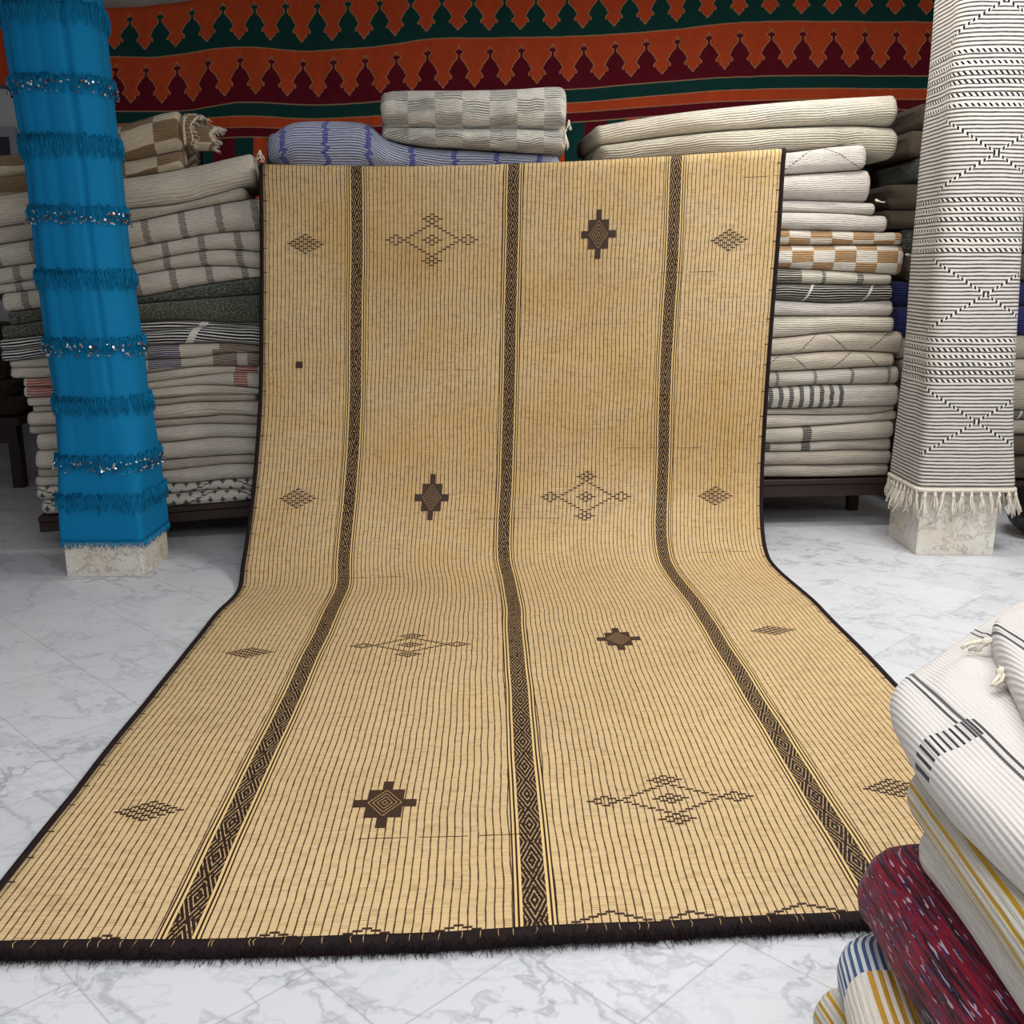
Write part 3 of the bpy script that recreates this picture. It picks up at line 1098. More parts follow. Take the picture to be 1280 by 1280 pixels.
# ------------------------------------------------------------------ back right pile, behind the striped column
M_shaded_brown = rug_mat('weave_shaded_brown', plain(srgb(112, 98, 82)), 0.012, 0.2, 0.9)  # shade behind the column is put into this brown
M_navy = rug_mat('weave_navy', stripes(srgb(56, 62, 118), srgb(30, 34, 74), 0.014, 0.2), 0.014, 0.1)
BP = [
    (128, 162, 1158, M_shaded_brown, 'crumpled brown rug at the very top of the pile behind the striped column'),
    (162, 196, 1146, M_shaded_brown, 'crumpled brown rug, second from the top behind the striped column'),
    (196, 230, 1152, M_olive, 'dark rug standing in for a shaded gap behind the striped column, below the crumpled brown ones'),  # dark filler, painted as the shade of a deep gap
    (230, 262, 1118, M_shaded_brown, 'shaded beige rug whose rounded end shows between right pile and striped column'),
    (262, 286, 1114, M_shaded_brown, 'thin shaded beige rug whose end shows just above the sand checked rugs'),
    (286, 318, 1134, M_olive, 'dark shaded beige rug beside the ends of the sand checked rugs'),  # beige rug, its shade put into the dark colour
    (318, 352, 1140, M_shaded_brown, 'brown rug lying on the navy rugs behind the striped column'),
    (352, 384, 1122, M_navy, 'navy blue rug behind the striped column, upper of the two'),
    (384, 421, 1122, M_navy, 'navy blue rug behind the striped column, lower of the two'),
    (421, 450, 1128, M_plain2, 'beige rug directly under the navy ones at the right edge'),
    (450, 476, 1132, M_dia, 'beige rug with dotted lines at the right edge, second under the navy ones'),
    (476, 515, 1134, M_plain2, 'thick beige rug at the right edge above the thin black striped one'),
    (515, 527, 1134, M_blk, 'thin black striped rug at the right edge beside the column'),
    (527, 545, 1134, M_plain2, 'thin beige rug at the right edge just below the black striped one'),
    (545, 571, 1134, M_shaded_brown, 'brownish rug at the right edge, second from the bench'),
    (571, 601, 1134, M_shaded_brown, 'brownish rug at the right edge lying on its bench'),
]
for i, (ya, yb, xl, mt, lab) in enumerate(BP):
    px_rug('folded_rug', xl, 1390, [[(1100, ya), (1400, ya - 2)], [(1100, yb), (1400, yb - 2)]], PL_B, mt, lab, n=14, seed=200 + i, wob=0.02,
           crumple=0.04 if mt is M_shaded_brown else 0.0, bulge=0.06)

# ------------------------------------------------------------------ far left: dark low table with brown rugs
tbl = empty('low_table', (-3.62, 6.85, 0))
V, F = [], []
add_box(V, F, (-4.15, 6.6, 0.42), (-3.20, 7.15, 0.47))
adopt(link_mesh('table_top', V, F, M_wood, smooth=False), tbl)
V, F = [], []
add_box(V, F, (-4.12, 6.62, 0.30), (-3.23, 6.65, 0.42))
adopt(link_mesh('apron', V, F, M_wood, smooth=False), tbl)
for lx in (-4.12, -3.30):
    for ly in (6.63, 7.05):
        V, F = [], []
        add_box(V, F, (lx, ly, 0), (lx + 0.07, ly + 0.07, 0.42))
        adopt(link_mesh('leg', V, F, M_wood, smooth=False), tbl)
tag(tbl, 'low dark wooden table on the floor at the far left edge, behind the draped column', 'table')
M_dbrown = rug_mat('weave_dark_brown', flecks(srgb(62, 50, 40), srgb(96, 80, 62), 0.6, 20, 90), 0.012, 0.2)
M_ochre = rug_mat('weave_ochre', stripes(srgb(120, 92, 50), srgb(70, 54, 34), 0.014, 0.22), 0.014, 0.1)
zq = 0.471
for i, (th_, xr, mt, lab) in enumerate([
        (0.12, -3.26, M_dbrown, 'dark brown rug lying directly on the low table at far left'),
        (0.11, -3.30, M_dbrown, 'dark brown rug second from the tabletop at far left'),
        (0.13, -3.34, M_dbrown, 'dark brown rug third from the tabletop at far left'),
        (0.12, -3.36, M_ochre, 'ochre and brown rug near the top of the far left pile'),
        (0.11, -3.38, M_dbrown, 'dark brown rug on top of the far left table pile')]):
    st = [(-4.12 + (xr + 4.12) * j / 9, 6.66, [zq + th_, zq]) for j in range(10)]
    o = folded_rug('folded_rug', st, (0, 1), 0.5, mt, lab, seed=300 + i, wob=0.02, crumple=0.05)
    zq += th_
    if i == 2:
        for q in range(4):
            tassel((xr - 0.06 - 0.05 * q, 6.63, zq - 0.03), o, mat=M_yarn, L=0.30 - 0.04 * q, n=4, seed=30 + q, spread=0.02, name='fringe')


# ------------------------------------------------------------------ draped columns
def ring_pt(cx, cy, hw, hd, r, a):
    """rounded rectangle, a = -pi..pi runs evenly round the perimeter; a = -pi/2 is the middle of the front"""
    r = min(r, hw * 0.999, hd * 0.999)
    sx, sy = 2 * (hw - r), 2 * (hd - r)
    q = pi / 2 * r
    per = 2 * sx + 2 * sy + 4 * q
    t = ((a + pi / 2) / (2 * pi)) % 1.0 * per + sx / 2       # start: middle of front, going to the right
    # front edge left->right
    if t > per: t -= per
    seg = [(sx, (-(hw - r), -hd), (1, 0)), (q, (hw - r, -(hd - r)), -pi / 2), (sy, (hw, -(hd - r)), (0, 1)), (q, (hw - r, hd - r), 0.0),
           (sx, (hw - r, hd), (-1, 0)), (q, (-(hw - r), hd - r), pi / 2), (sy, (-hw, hd - r), (0, -1)), (q, (-(hw - r), -(hd - r)), pi)]
    for L, o, d in seg:
        if t <= L or (L, o, d) == seg[-1]:
            if isinstance(d, tuple):
                return Vector((cx + o[0] + d[0] * t, cy + o[1] + d[1] * t, 0))
            an = d + t / r
            return Vector((cx + o[0] + r * cos(an), cy + o[1] + r * sin(an), 0))
        t -= L


def proj_x(P):
    q = P - Vector((0, 0, H))
    return q.x / (q.y * cos(TH) - q.z * sin(TH)) * 1280 + 640


def proj_y(P):
    q = P - Vector((0, 0, H))
    return 640 - (q.y * sin(TH) + q.z * cos(TH)) / (q.y * cos(TH) - q.z * sin(TH)) * 1280


def fit_rows(sil, Y, cy, hd_fn, r_fn):
    """(z, centre x, half width) so that the ring's outline spans the measured width"""
    out = []
    for (py, xl, xr) in sil:
        z = at_plane((xl + xr) / 2, py, Y).z
        a, b = at_plane(xl, py, Y).x, at_plane(xr, py, Y).x
        cx, hw = (a + b) / 2, (b - a) / 2
        for it in range(12):
            xs = []
            for i in range(48):
                P = ring_pt(cx, cy, hw, hd_fn(z), r_fn(z), -pi + 2 * pi * i / 48)
                P.z = z
                xs.append(proj_x(P))
            el, er_ = xl - min(xs), xr - max(xs)
            cx += (el + er_) / 2 * 0.0036
            hw += (er_ - el) / 2 * 0.0036
        out.append((z, cx, hw))
    out.sort()
    return out


# left: turquoise scarf
LC = Vector((-1.909, 4.79, 0))
V, F = [], []
root_b = bevel_box('column_base', (LC.x - 0.18, LC.y - 0.18, 0), (LC.x + 0.18, LC.y + 0.18, 0.34), M_base, 0.003)
root_b.name = 'square_column'
shaft = bevel_box('shaft', (LC.x - 0.17, LC.y - 0.12, 0.34), (LC.x + 0.05, LC.y + 0.12, WZ - 0.002), M_wall, 0.05, parent=root_b, segs=3)
tag(root_b, 'square marble-clad column at left, wrapped in turquoise cloth', 'column')

Y0 = 4.66
sil = [(-60, -14, 122), (0, 0, 130), (60, 9, 137), (130, 20, 144), (200, 32, 152), (330, 46, 165), (430, 57, 180), (490, 66, 186), (530, 69, 193), (580, 71, 202), (640, 74, 208), (690, 78, 213)]
l_hd = lambda z: 0.17 + 0.024 * sm(0.9, 0.25, z)
l_r = lambda z: 0.02 + 0.12 * sm(0.2, 0.9, z)
rows_c = fit_rows(sil, Y0, LC.y, l_hd, l_r)


def scarf_ring(z):
    cx = sinterp([(r[0], r[1]) for r in rows_c], z)
    hw = sinterp([(r[0], r[2]) for r in rows_c], z)
    s = sm(0.75, 0.3, z)
    return cx * (1 - s) + LC.x * s, LC.y, hw * (1 - s) + 0.194 * s, l_hd(z), l_r(z)


def scarf_point(z, a, out=0.0):
    cx, cy, hw, hd, n = scarf_ring(z)
    fold = 0.010 * noise.noise(Vector((cos(a) * 3, sin(a) * 3, z * 0.55))) * sm(0.2, 0.9, z) + \
        0.0025 * noise.noise(Vector((cos(a) * 7, sin(a) * 7, z * 0.5 + 5))) * sm(0.15, 0.8, z)
    # one deep vertical pleat on the right front corner
    d = a - (-1.05)
    fold -= 0.016 * exp(-(d / 0.06) ** 2) * sm(0.5, 1.1, z)
    P = ring_pt(cx, cy, hw + fold + out, hd + fold + out, n + out, a)
    P.z = z
    return P


k = K('turquoise_cloth', rough=0.8, spec=0.15, sheen=0.0)
u, v = k.uv()
thr = k.noise(u * 60, v * 420, 0.0, 1.0, 2.0)
thr2 = k.noise(u * 420, v * 50, 2.0, 1.0, 2.0)
TQ = srgb(8, 118, 170)
M_tq = k.done(k.mulc(TQ, 0.72 + thr * 0.3 + thr2 * 0.26), thr + thr2, 0.35, 0.002)
k = K('turquoise_yarn', rough=0.9, spec=0.1)
x, y, z = k.obj()
M_tqy = k.done(k.mix(k.noise(x, y, z, 70.0, 2.0), srgb(6, 92, 134), srgb(30, 146, 196)))
k = K('sequins', rough=0.18, spec=0.9)
k.b.inputs['Metallic'].default_value = 0.85
x, y, z = k.obj()
M_seq = k.done(k.ramp(k.noise(x, y, z, 55.0, 1.0), [(0.0, srgb(110, 80, 70)), (0.42, srgb(120, 110, 112)), (0.52, srgb(225, 230, 235)), (0.7, srgb(190, 160, 140))], 'CONSTANT'))

hem_z = at_plane(130, 678, 4.6).z


def hem(a):
    return hem_z


NA, NZ = 144, 110
zt = at_plane(60, -60, Y0).z + 0.15
V, U, F = [], [], []
for j in range(NZ + 1):
    for i in range(NA):
        a = -pi + 2 * pi * i / NA
        z = hem_z + (zt - hem_z) * j / NZ
        V.append(scarf_point(z, a))
        U.append((0.22 * a, z))
for j in range(NZ):
    for i in range(NA):
        a = j * NA + i
        b = j * NA + (i + 1) % NA
        F.append([a, b, b + NA, a + NA])
scarf = link_mesh('column_drape', V, F, M_tq, uvs=U)
md = scarf.modifiers.new('cloth', 'SOLIDIFY')
md.thickness = 0.004
tag(scarf, 'turquoise cloth wrapped round the left column, with fringe and sequin rows', 'cloth')


def fringe_row(zc, L, count, seed, sequins, spread=0.02):
    rnd = random.Random(seed)
    V, F = [], []
    for i in range(count):
        a = -pi + 2 * pi * (i + rnd.random()) / count
        z = zc + rnd.uniform(0.0, spread)
        l = L * rnd.uniform(0.6, 1.15)
        da = rnd.uniform(-0.09, 0.09)
        o1, o2, o3 = rnd.uniform(0.006, 0.016), rnd.uniform(0.008, 0.020), rnd.uniform(0.002, 0.016)
        add_tube(V, F, [scarf_point(z, a, 0.0), scarf_point(z + rnd.uniform(-.003, .012), a + da * 0.2, o1), scarf_point(z - l * 0.45, a + da * 0.6, o2), scarf_point(z - l, a + da, o3)], 0.0021, 3, 0.7)
    f = link_mesh('fringe_trim', V, F, M_tqy, parent=scarf)
    f['kind'] = 'stuff'
    if sequins:
        V, F = [], []
        for i in range(210):
            a = -pi + 2 * pi * rnd.random()
            z = zc - L * rnd.choice((0.25, 0.6, 0.95)) + rnd.uniform(-0.008, 0.008)
            P = scarf_point(z, a, 0.021)
            Q = scarf_point(z, a, 0.04)
            nrm = (Q - P).normalized() + Vector((rnd.uniform(-.5, .5), rnd.uniform(-.5, .5), rnd.uniform(-.3, .6)))
            nrm.normalize()
            t1 = nrm.cross(Vector((0, 0, 1))).normalized()
            t2 = nrm.cross(t1)
            r = rnd.uniform(0.0035, 0.0062)
            b = len(V)
            for q in range(8):
                V.append(P + (t1 * cos(q * pi / 4) + t2 * sin(q * pi / 4)) * r)
            for q in range(8):
                V.append(P - nrm * 0.0012 + (t1 * cos(q * pi / 4) + t2 * sin(q * pi / 4)) * r)
            F.append([b + q for q in range(8)])
            F.append([b + 15 - q for q in range(8)])
            for q in range(8):
                F.append([b + q, b + (q + 1) % 8, b + 8 + (q + 1) % 8, b + 8 + q])
        s = link_mesh('sequin_row', V, F, M_seq, parent=scarf, smooth=False)
        s['kind'] = 'stuff'
        s['label'] = 'silvery sequins sewn on the fringe'


for i, (py, L, sq) in enumerate([(2, 0.085, 0), (97, 0.055, 1), (172, 0.085, 0), (262, 0.055, 1), (342, 0.075, 0), (428, 0.06, 1), (502, 0.075, 0), (574, 0.06, 1), (622, 0.075, 0)]):
    z = at_plane(110, py, 4.61).z
    fringe_row(z, L, 330, 500 + i, sq)
# hem tufts
rnd = random.Random(77)
V, F = [], []
for i in range(230):
    a = -pi + 2 * pi * (i + rnd.random()) / 230
    l = rnd.uniform(0.010, 0.032)
    add_tube(V, F, [scarf_point(hem_z + 0.006, a, 0.001), scarf_point(hem_z - l * 0.4, a + rnd.uniform(-.03, .03), 0.006), scarf_point(hem_z - l, a + rnd.uniform(-.05, .05), 0.004)], 0.003, 4, 0.6)
f = link_mesh('hem_fringe', V, F, M_tqy, parent=scarf)
f['kind'] = 'stuff'

# right: striped kilim drape
RCx0 = at_plane(1144.5, 694, 4.985).x
RCx1 = at_plane(1241, 694, 4.985).x
hwR = (RCx1 - RCx0) / 2
RC = Vector(((RCx0 + RCx1) / 2, 4.985 + hwR, 0))
col_r = bevel_box('square_column', (RC.x - hwR, RC.y - hwR, 0), (RC.x + hwR, RC.y + hwR, 0.6), M_base, 0.003)
bevel_box('shaft', (RC.x - hwR + .03, RC.y - hwR + .03, 0.6), (RC.x + hwR - .03, RC.y + hwR - .03, WZ - 0.002), M_wall, 0.04, parent=col_r, segs=3)
tag(col_r, 'square marble-clad column at right, wrapped in a black and white striped textile', 'column')
Y1 = 5.12
silr = [(-60, 1171, 1292), (0, 1167, 1289), (60, 1163, 1287), (120, 1158, 1285), (173, 1152.5, 1283), (253, 1146, 1279), (346, 1137, 1275), (425, 1131, 1271), (526, 1120.5, 1268), (598, 1112.5, 1270)]
r_hd = lambda z: hwR + 0.02
r_r = lambda z: 0.035 + 0.05 * sm(0.3, 1.2, z)
rows_r = fit_rows(silr, Y1, RC.y, r_hd, r_r)


def kil_point(z, a, out=0.0):
    cx = sinterp([(r[0], r[1]) for r in rows_r], z)
    hw = sinterp([(r[0], r[2]) for r in rows_r], z)
    f = 0.007 * noise.noise(Vector((cos(a) * 2.5, sin(a) * 2.5, z * 0.8)))
    P = ring_pt(cx, RC.y, hw + f + out, r_hd(z) + f + out, r_r(z) + out, a)
    P.z = z
    return P


def zr(px, py):
    return at_plane(px, py, 5.0).z


g1 = [zr(1220, q) for q in (64.5, 79, 92, 103, 119, 132)]
g2 = [zr(1200, q) for q in (250, 262, 274, 287, 300.6, 312.6)]
g3 = [zr(1200, q) for q in (425, 436.5, 445, 454.5, 465, 475)]
cz = [zr(1262, 1), zr(1236, 192), zr(1215, 368), zr(1200, 526)]
uc = 0.02
k = K('striped_kilim', rough=0.95, spec=0.05, sheen=0.1)
u, v = k.uv()
vv = v + k.noise(u * 5, v * 3, 0.0, 1.0, 2.0) * 0.010
base = (vv / 0.0178).tri() < (0.13 + k.noise(u * 8, v * 30, 0, 1.0, 2.0) * 0.16)
col = k.mix(base * (0.75 + k.noise(u * 40, v * 60, 0, 1.0, 1.0) * 0.3), srgb(216, 210, 202), srgb(58, 53, 54))
first = None
for zz in g1 + g2 + g3:
    m_ = v.near(zz, 0.0075)
    first = m_ if first is None else first.mx(m_)
beads = ((u + v * 0.9) / 0.027).tri() < 0.22
col = k.mix(first, col, k.mix(beads, srgb(226, 220, 212), srgb(26, 24, 26)))
ln = None
for zz in cz:
    d = abs(abs(u - uc) * 0.62 - abs(v - zz))
    m_ = (d < 0.0070) * (abs(v - zz) < 0.175)
    ln = m_ if ln is None else ln.mx(m_)
bd = ((u * 1.0) / 0.021).tri() < 0.24
col = k.mix(ln, col, k.mix(bd, srgb(226, 220, 212), srgb(26, 24, 26)))
M_kilim = k.done(k.mulc(col, 0.86 + k.noise(u * 3, v * 3, 0, 1.0, 3.0) * 0.28), base * 0.5 + k.noise(u * 80, v * 200, 0, 1.0, 2.0), 0.6, 0.003)

kz0 = at_plane(1190, 611, 4.97).z
V, U, F = [], [], []
NA2, NZ2 = 120, 90
zt2 = 2.75
for j in range(NZ2 + 1):
    for i in range(NA2):
        a = -pi / 2 - pi + 2 * pi * i / NA2
        z = kz0 + (zt2 - kz0) * j / NZ2
        V.append(kil_point(z, a))
for j in range(NZ2 + 1):
    acc = [0.0]
    for i in range(1, NA2):
        acc.append(acc[-1] + (V[j * NA2 + i] - V[j * NA2 + i - 1]).length)
    mid = acc[NA2 // 2]
    for i in range(NA2):
        U.append((acc[i] - mid, V[j * NA2 + i].z))
for j in range(NZ2):
    for i in range(NA2):
        a = j * NA2 + i
        b = j * NA2 + (i + 1) % NA2
        F.append([a, b, b + NA2, a + NA2])
kil = link_mesh('column_drape', V, F, M_kilim, uvs=U)
md = kil.modifiers.new('cloth', 'SOLIDIFY')
md.thickness = 0.006
tag(kil, 'black and white striped flat-woven textile wrapped round the right column, tassels at its hem', 'textile')
# white hem cord
V, F = [], []
pts = [kil_point(kz0 - 0.006, -pi + 2 * pi * i / 96, 0.003) for i in range(97)]
add_tube(V, F, pts, 0.011, 6)
link_mesh('hem_cord', V, F, M_yarn, parent=kil)
nt_ = 40
for i in range(nt_):
    a = -pi + 2 * pi * (i + 0.3) / nt_
    rnd = random.Random(900 + i)
    P = kil_point(kz0 - 0.008, a, 0.006)
    out = (kil_point(kz0, a, 0.05) - kil_point(kz0, a, 0)).normalized()
    tassel(P, kil, L=rnd.uniform(0.10, 0.15), n=6, r=0.0055, spread=0.012, seed=900 + i, d=(Vector((rnd.uniform(-.18, .18), 0, -1)) + out * 0.08).normalized())

# paper tag hanging from the tassels
k = K('white_paper', rough=0.7)
M_paper = k.done(srgb(214, 218, 226))
P = at_plane(1262, 634, 5.0)
V, F = [], []
for dx, dz in ((-0.028, 0.0), (-0.004, -0.036), (0.044, 0.008), (0.012, 0.036)):
    V.append(P + Vector((dx, 0.0, dz)))
for dx, dz in ((-0.028, 0.0), (-0.004, -0.036), (0.044, 0.008), (0.012, 0.036)):
    V.append(P + Vector((dx, 0.002, dz)))
F = [[0, 1, 2, 3], [7, 6, 5, 4], [0, 4, 5, 1], [1, 5, 6, 2], [2, 6, 7, 3], [3, 7, 4, 0]]
tg = link_mesh('price_tag', V, F, M_paper, smooth=False)
V, F = [], []
add_tube(V, F, [P + Vector((0.0, 0.001, 0.03)), P + Vector((-0.005, 0.004, 0.06)), P + Vector((-0.008, 0.01, 0.11))], 0.0012, 4)
link_mesh('string', V, F, M_yarn, parent=tg)
tag(tg, 'small white paper tag hanging beside the tassels of the striped textile', 'tag')

# black bag on the floor at the right edge
k = K('black_plastic', rough=0.35, spec=0.5)
x, y, z = k.obj()
M_black = k.done(srgb(16, 17, 22), k.noise(x, y, z, 18.0, 4.0), 0.8, 0.03)
V, F = [], []
nb, mb = 36, 18
bc = Vector((2.93, 5.35, 0.001))
for j in range(mb + 1):
    t = j / mb
    for i in range(nb):
        a = 2 * pi * i / nb
        r = 0.25 * (sin(pi * (0.12 + 0.83 * t)) ** 0.6) * (1 + 0.10 * noise.noise(Vector((cos(a) * 3, sin(a) * 3, t * 3))))
        if t > 0.85: r *= 1 - (t - 0.85) * 2.2
        V.append(bc + Vector((cos(a) * r, sin(a) * r * 0.8, 0.34 * t * (1 + 0.05 * noise.noise(Vector((cos(a) * 2, sin(a) * 2, 9)))))))
for j in range(mb):
    for i in range(nb):
        a, b = j * nb + i, j * nb + (i + 1) % nb
        F.append([a, b, b + nb, a + nb])
F.append(list(range(nb))[::-1])
F.append([mb * nb + i for i in range(nb)])
bag = link_mesh('bag', V, F, M_black)
V, F = [], []
add_tube(V, F, [bc + Vector((-.05, 0, .32)), bc + Vector((-.045, 0, .39)), bc + Vector((0, 0, .42)), bc + Vector((.045, 0, .39)), bc + Vector((.05, 0, .32))], 0.009, 6)
link_mesh('bag_handle', V, F, M_black, parent=bag)
tag(bag, 'black bag on the floor at the right edge beside the striped column', 'bag')

# ------------------------------------------------------------------ the reed and leather mat
# centre path rows: (left px, left py, left Y) / (right px, right py, right Y)
def floor_edge(side, Y):
    if side == 0:
        return -1.177 - 0.0205 * (Y - 2.09)
    return 1.311 - 0.021 * (Y - 3.23)


MATZ = 0.022
rowsm = []          # (left point, right point)
yb_l, yb_r = 1.875, 2.02
# floor part
for i in range(13):
    f = i / 12
    yl = yb_l + (4.22 - yb_l) * f
    yr = yb_r + (4.40 - yb_r) * f
    bz = 0.016 * noise.noise(Vector((i * 0.6, 2, 0)))
    if i < 12: rowsm.append((Vector((floor_edge(0, yl), yl, MATZ)), Vector((floor_edge(1, yr), yr, MATZ))))
hang = [((298, 738, 4.36), (971, 711, 4.62)), ((304, 705, 4.60), (958, 690, 4.80)), ((311, 660, 4.78), (953, 655, 4.95)),
        ((318, 600, 4.90), (953, 600, 5.07)), ((325, 500, 5.03), (958, 500, 5.09)), ((327, 400, 5.12), (965, 400, 5.10)),
        ((327, 300, 5.17), (974, 290, 5.11)), ((326, 225, 5.20), (979, 210, 5.12)), ((326, 207, 5.215), (981, 188, 5.13))]
for (a, b) in hang:
    rowsm.append((at_plane(a[0], a[1], a[2]), at_plane(b[0], b[1], b[2])))
lipL = Vector(rowsm[-1][0])
lipR = Vector(rowsm[-1][1])
for dy, dz in ((0.02, 0.008), (0.07, 0.008), (0.25, -0.012)):
    rowsm.append((lipL + Vector((0, dy, dz)), lipR + Vector((0, dy, dz))))
# mid profile wants the top hem sag: pixel (640, 208) between (326,207) and (981,188)

# smooth resample along the path
ctrl = rowsm
def crspline(P, t):
    n = len(P) - 1
    i = min(n - 1, int(t))
    f = t - i
    p0 = P[max(0, i - 1)]
    p1 = P[i]
    p2 = P[i + 1]
    p3 = P[min(n, i + 2)]
    return 0.5 * ((2 * p1) + (p2 - p0) * f + (2 * p0 - 5 * p1 + 4 * p2 - p3) * f * f + (3 * p1 - p0 - 3 * p2 + p3) * f ** 3)


Lp = [c[0] for c in ctrl]
Rp = [c[1] for c in ctrl]
NV = 230
path = []
for i in range(NV + 1):
    t = (len(ctrl) - 1) * i / NV
    path.append((crspline(Lp, t), crspline(Rp, t)))
arcm = [0.0]
for (a, b), (c, d) in zip(path, path[1:]):
    arcm.append(arcm[-1] + (((c + d) - (a + b)) / 2).length)
MW = 2.5
ATOP = arcm[-1] - 0.28


def mat_pt(u, s):
    """u in 0..1 across, s arc length from the near end"""
    s = max(0.0, min(arcm[-1] - 1e-6, s))
    lo, hi = 0, NV
    while hi - lo > 1:
        mid = (lo + hi) // 2
        if arcm[mid] <= s: lo = mid
        else: hi = mid
    f = (s - arcm[lo]) / (arcm[hi] - arcm[lo])
    a = path[lo][0].lerp(path[hi][0], f)
    b = path[lo][1].lerp(path[hi][1], f)
    P = a.lerp(b, u)
    vert = sm(2.3, 3.6, s)
    # gentle sag of the top hem and waviness of the hanging part
    P.z -= 0.042 * sin(pi * min(1, u * 1.02)) ** 1.0 * sm(3.6, ATOP, s) * (1 - 0.35 * u)
    bil = 0.022 * noise.noise(Vector((u * 3.0, s * 0.8, 0))) * vert
    P.y += bil
    P.y -= 0.05 * (u * (1 - u)) * 4 * vert * 0.3
    if vert < 1:
        P.z += (1 - vert) * (0.010 * abs(noise.noise(Vector((u * 5, s * 1.6, 7)))))
        # near hem follows the photo: bows a little towards the camera at the left
        e = sm(0.6, 0.0, s)
        P.y -= e * 0.03 * sin(pi * u) * sm(1.0, 0.2, u)
    return P


def mat_n(u, s):
    a = mat_pt(min(1, u + 0.004), s) - mat_pt(max(0, u - 0.004), s)
    b = mat_pt(u, s + 0.01) - mat_pt(u, s - 0.01)
    return a.cross(b).normalized()


LT = LR = None
BANDS = (0.186 * MW, 0.488 * MW, 0.797 * MW)
PIT = 0.0195
k = K('reed_matting', rough=0.75, spec=0.2)
u, v = k.uv()
uw = u + (k.noise(u * 0.9, v * 1.6, 0.0, 1.0, 2.0) - 0.5) * 0.028 + (k.noise(u * 6.0, v * 9.0, 0.0, 1.0, 2.0) - 0.5) * 0.0055
cell = (uw / PIT)
ci = cell.fl()
line = cell.tri() > (0.412 + (k.noise(u * 30, v * 30, 0.0, 1.0, 2.0) - 0.5) * 0.14)
# reeds: thin strips across, each a little different
rv = v / 0.0042 + k.noise(u * 4, v * 2, 0.0, 1.0, 2.0) * 4.0
reed = k.wn(rv.fl(), (ci / 3.0).fl())
streak = k.noise(u * 9.0, v * 300.0, 0.0, 1.0, 3.0, 0.6)
big = k.noise(u * 1.1, v * 1.0, 0.0, 1.3, 4.0, 0.6)
c = k.mix(((streak - 0.5) * 1.7 + 0.5).mx(0.0).mn(1.0), srgb(184, 150, 102), srgb(230, 204, 160))
c = k.mix((reed * 0.5), c, srgb(222, 194, 144))
c = k.mix(((big - 0.42).mx(0.0) * 2.6).mn(0.7) * ((v - 2.3).mx(0.0).mn(1.0) * 0.8 + 0.2) + 0.0, c, srgb(196, 158, 96))
gap = (rv.fr() < 0.16) * 0.22
c = k.mulc(c, 1.0 - gap)
dash = (k.wn((v / 0.008).fl(), ci) > 0.86) * ((v / 0.008).tri() > 0.33)
dashl = (k.noise(u * 2.6, (v / 0.02).fl() * 7.7, 0.0, 1.0, 1.0) > 0.62) * ((v / 0.02).tri() > 0.45)
c = k.mix(dash * 0.6, c, srgb(116, 76, 38))
c = k.mix(dashl * 0.45, c, srgb(104, 70, 38))
LEA = srgb(44, 27, 21)
c = k.mix(line * 0.93, c, srgb(62, 38, 22))
bandm = None
core = None
for bu in BANDS:
    d = abs(u + (k.noise(0.0, v * 2.0, bu, 1.0, 1.0) - 0.5) * 0.012 - bu)
    a_ = d < 0.0275
    lite = ((d > 0.0275) * (d < 0.034)).mx((d > 0.039) * (d < 0.0445))
    drk = ((d > 0.034) * (d < 0.039)).mx((d > 0.0445) * (d < 0.0485))
    c = k.mix(lite, c, srgb(222, 190, 130))
    c = k.mix(drk, c, LEA)
    q_ = d / 0.0275 + (v / 0.155 + bu * 3.1).tri() * 2.0
    eng = (q_ * 2.6).fr() < 0.30
    lc = k.mix(eng * 0.7 * (k.noise(u * 160, v * 160, bu, 1.0, 1.0) > 0.42), LEA, srgb(214, 182, 130))
    c = k.mix(a_, c, lc)
    core = a_ if core is None else core.mx(a_)
hgt = (1.0 - line) * 0.0 + line * 0.9 + streak * 0.35 + core * 0.6
M_reed = k.done(k.mulc(c, 0.90 + k.noise(u * 2.5, v * 2.5, 5.0, 1.0, 3.0) * 0.2), hgt, 0.35, 0.003, rough=0.62 + reed * 0.25)
k = K('dark_leather', rough=0.6, spec=0.3)
x, y, z = k.obj()
M_lea = k.done(k.mix(k.noise(x, y, z, 60.0, 2.0), srgb(44, 28, 22), srgb(74, 50, 36)))
k = K('pale_lacing', rough=0.8)
M_lace = k.done(srgb(202, 168, 116))
k = K('black_leather', rough=0.85, spec=0.12)
x, y, z = k.obj()
M_blea = k.done(k.mix(k.noise(x, y, z, 40.0, 3.0), srgb(24, 18, 20), srgb(46, 34, 34)), k.noise(x, y, z, 60.0, 3.0), 0.4)

V, U, F, FM = [], [], [], []
NUm, NVm = 60, 230
for j in range(NVm + 1):
    s = arcm[-1] * j / NVm
    for i in range(NUm + 1):
        V.append(mat_pt(i / NUm, s))
        U.append((i / NUm * MW, s))
for j in range(NVm):
    for i in range(NUm):
        a = j * (NUm + 1) + i
        F.append([a, a + 1, a + NUm + 2, a + NUm + 1])
        FM.append(0)


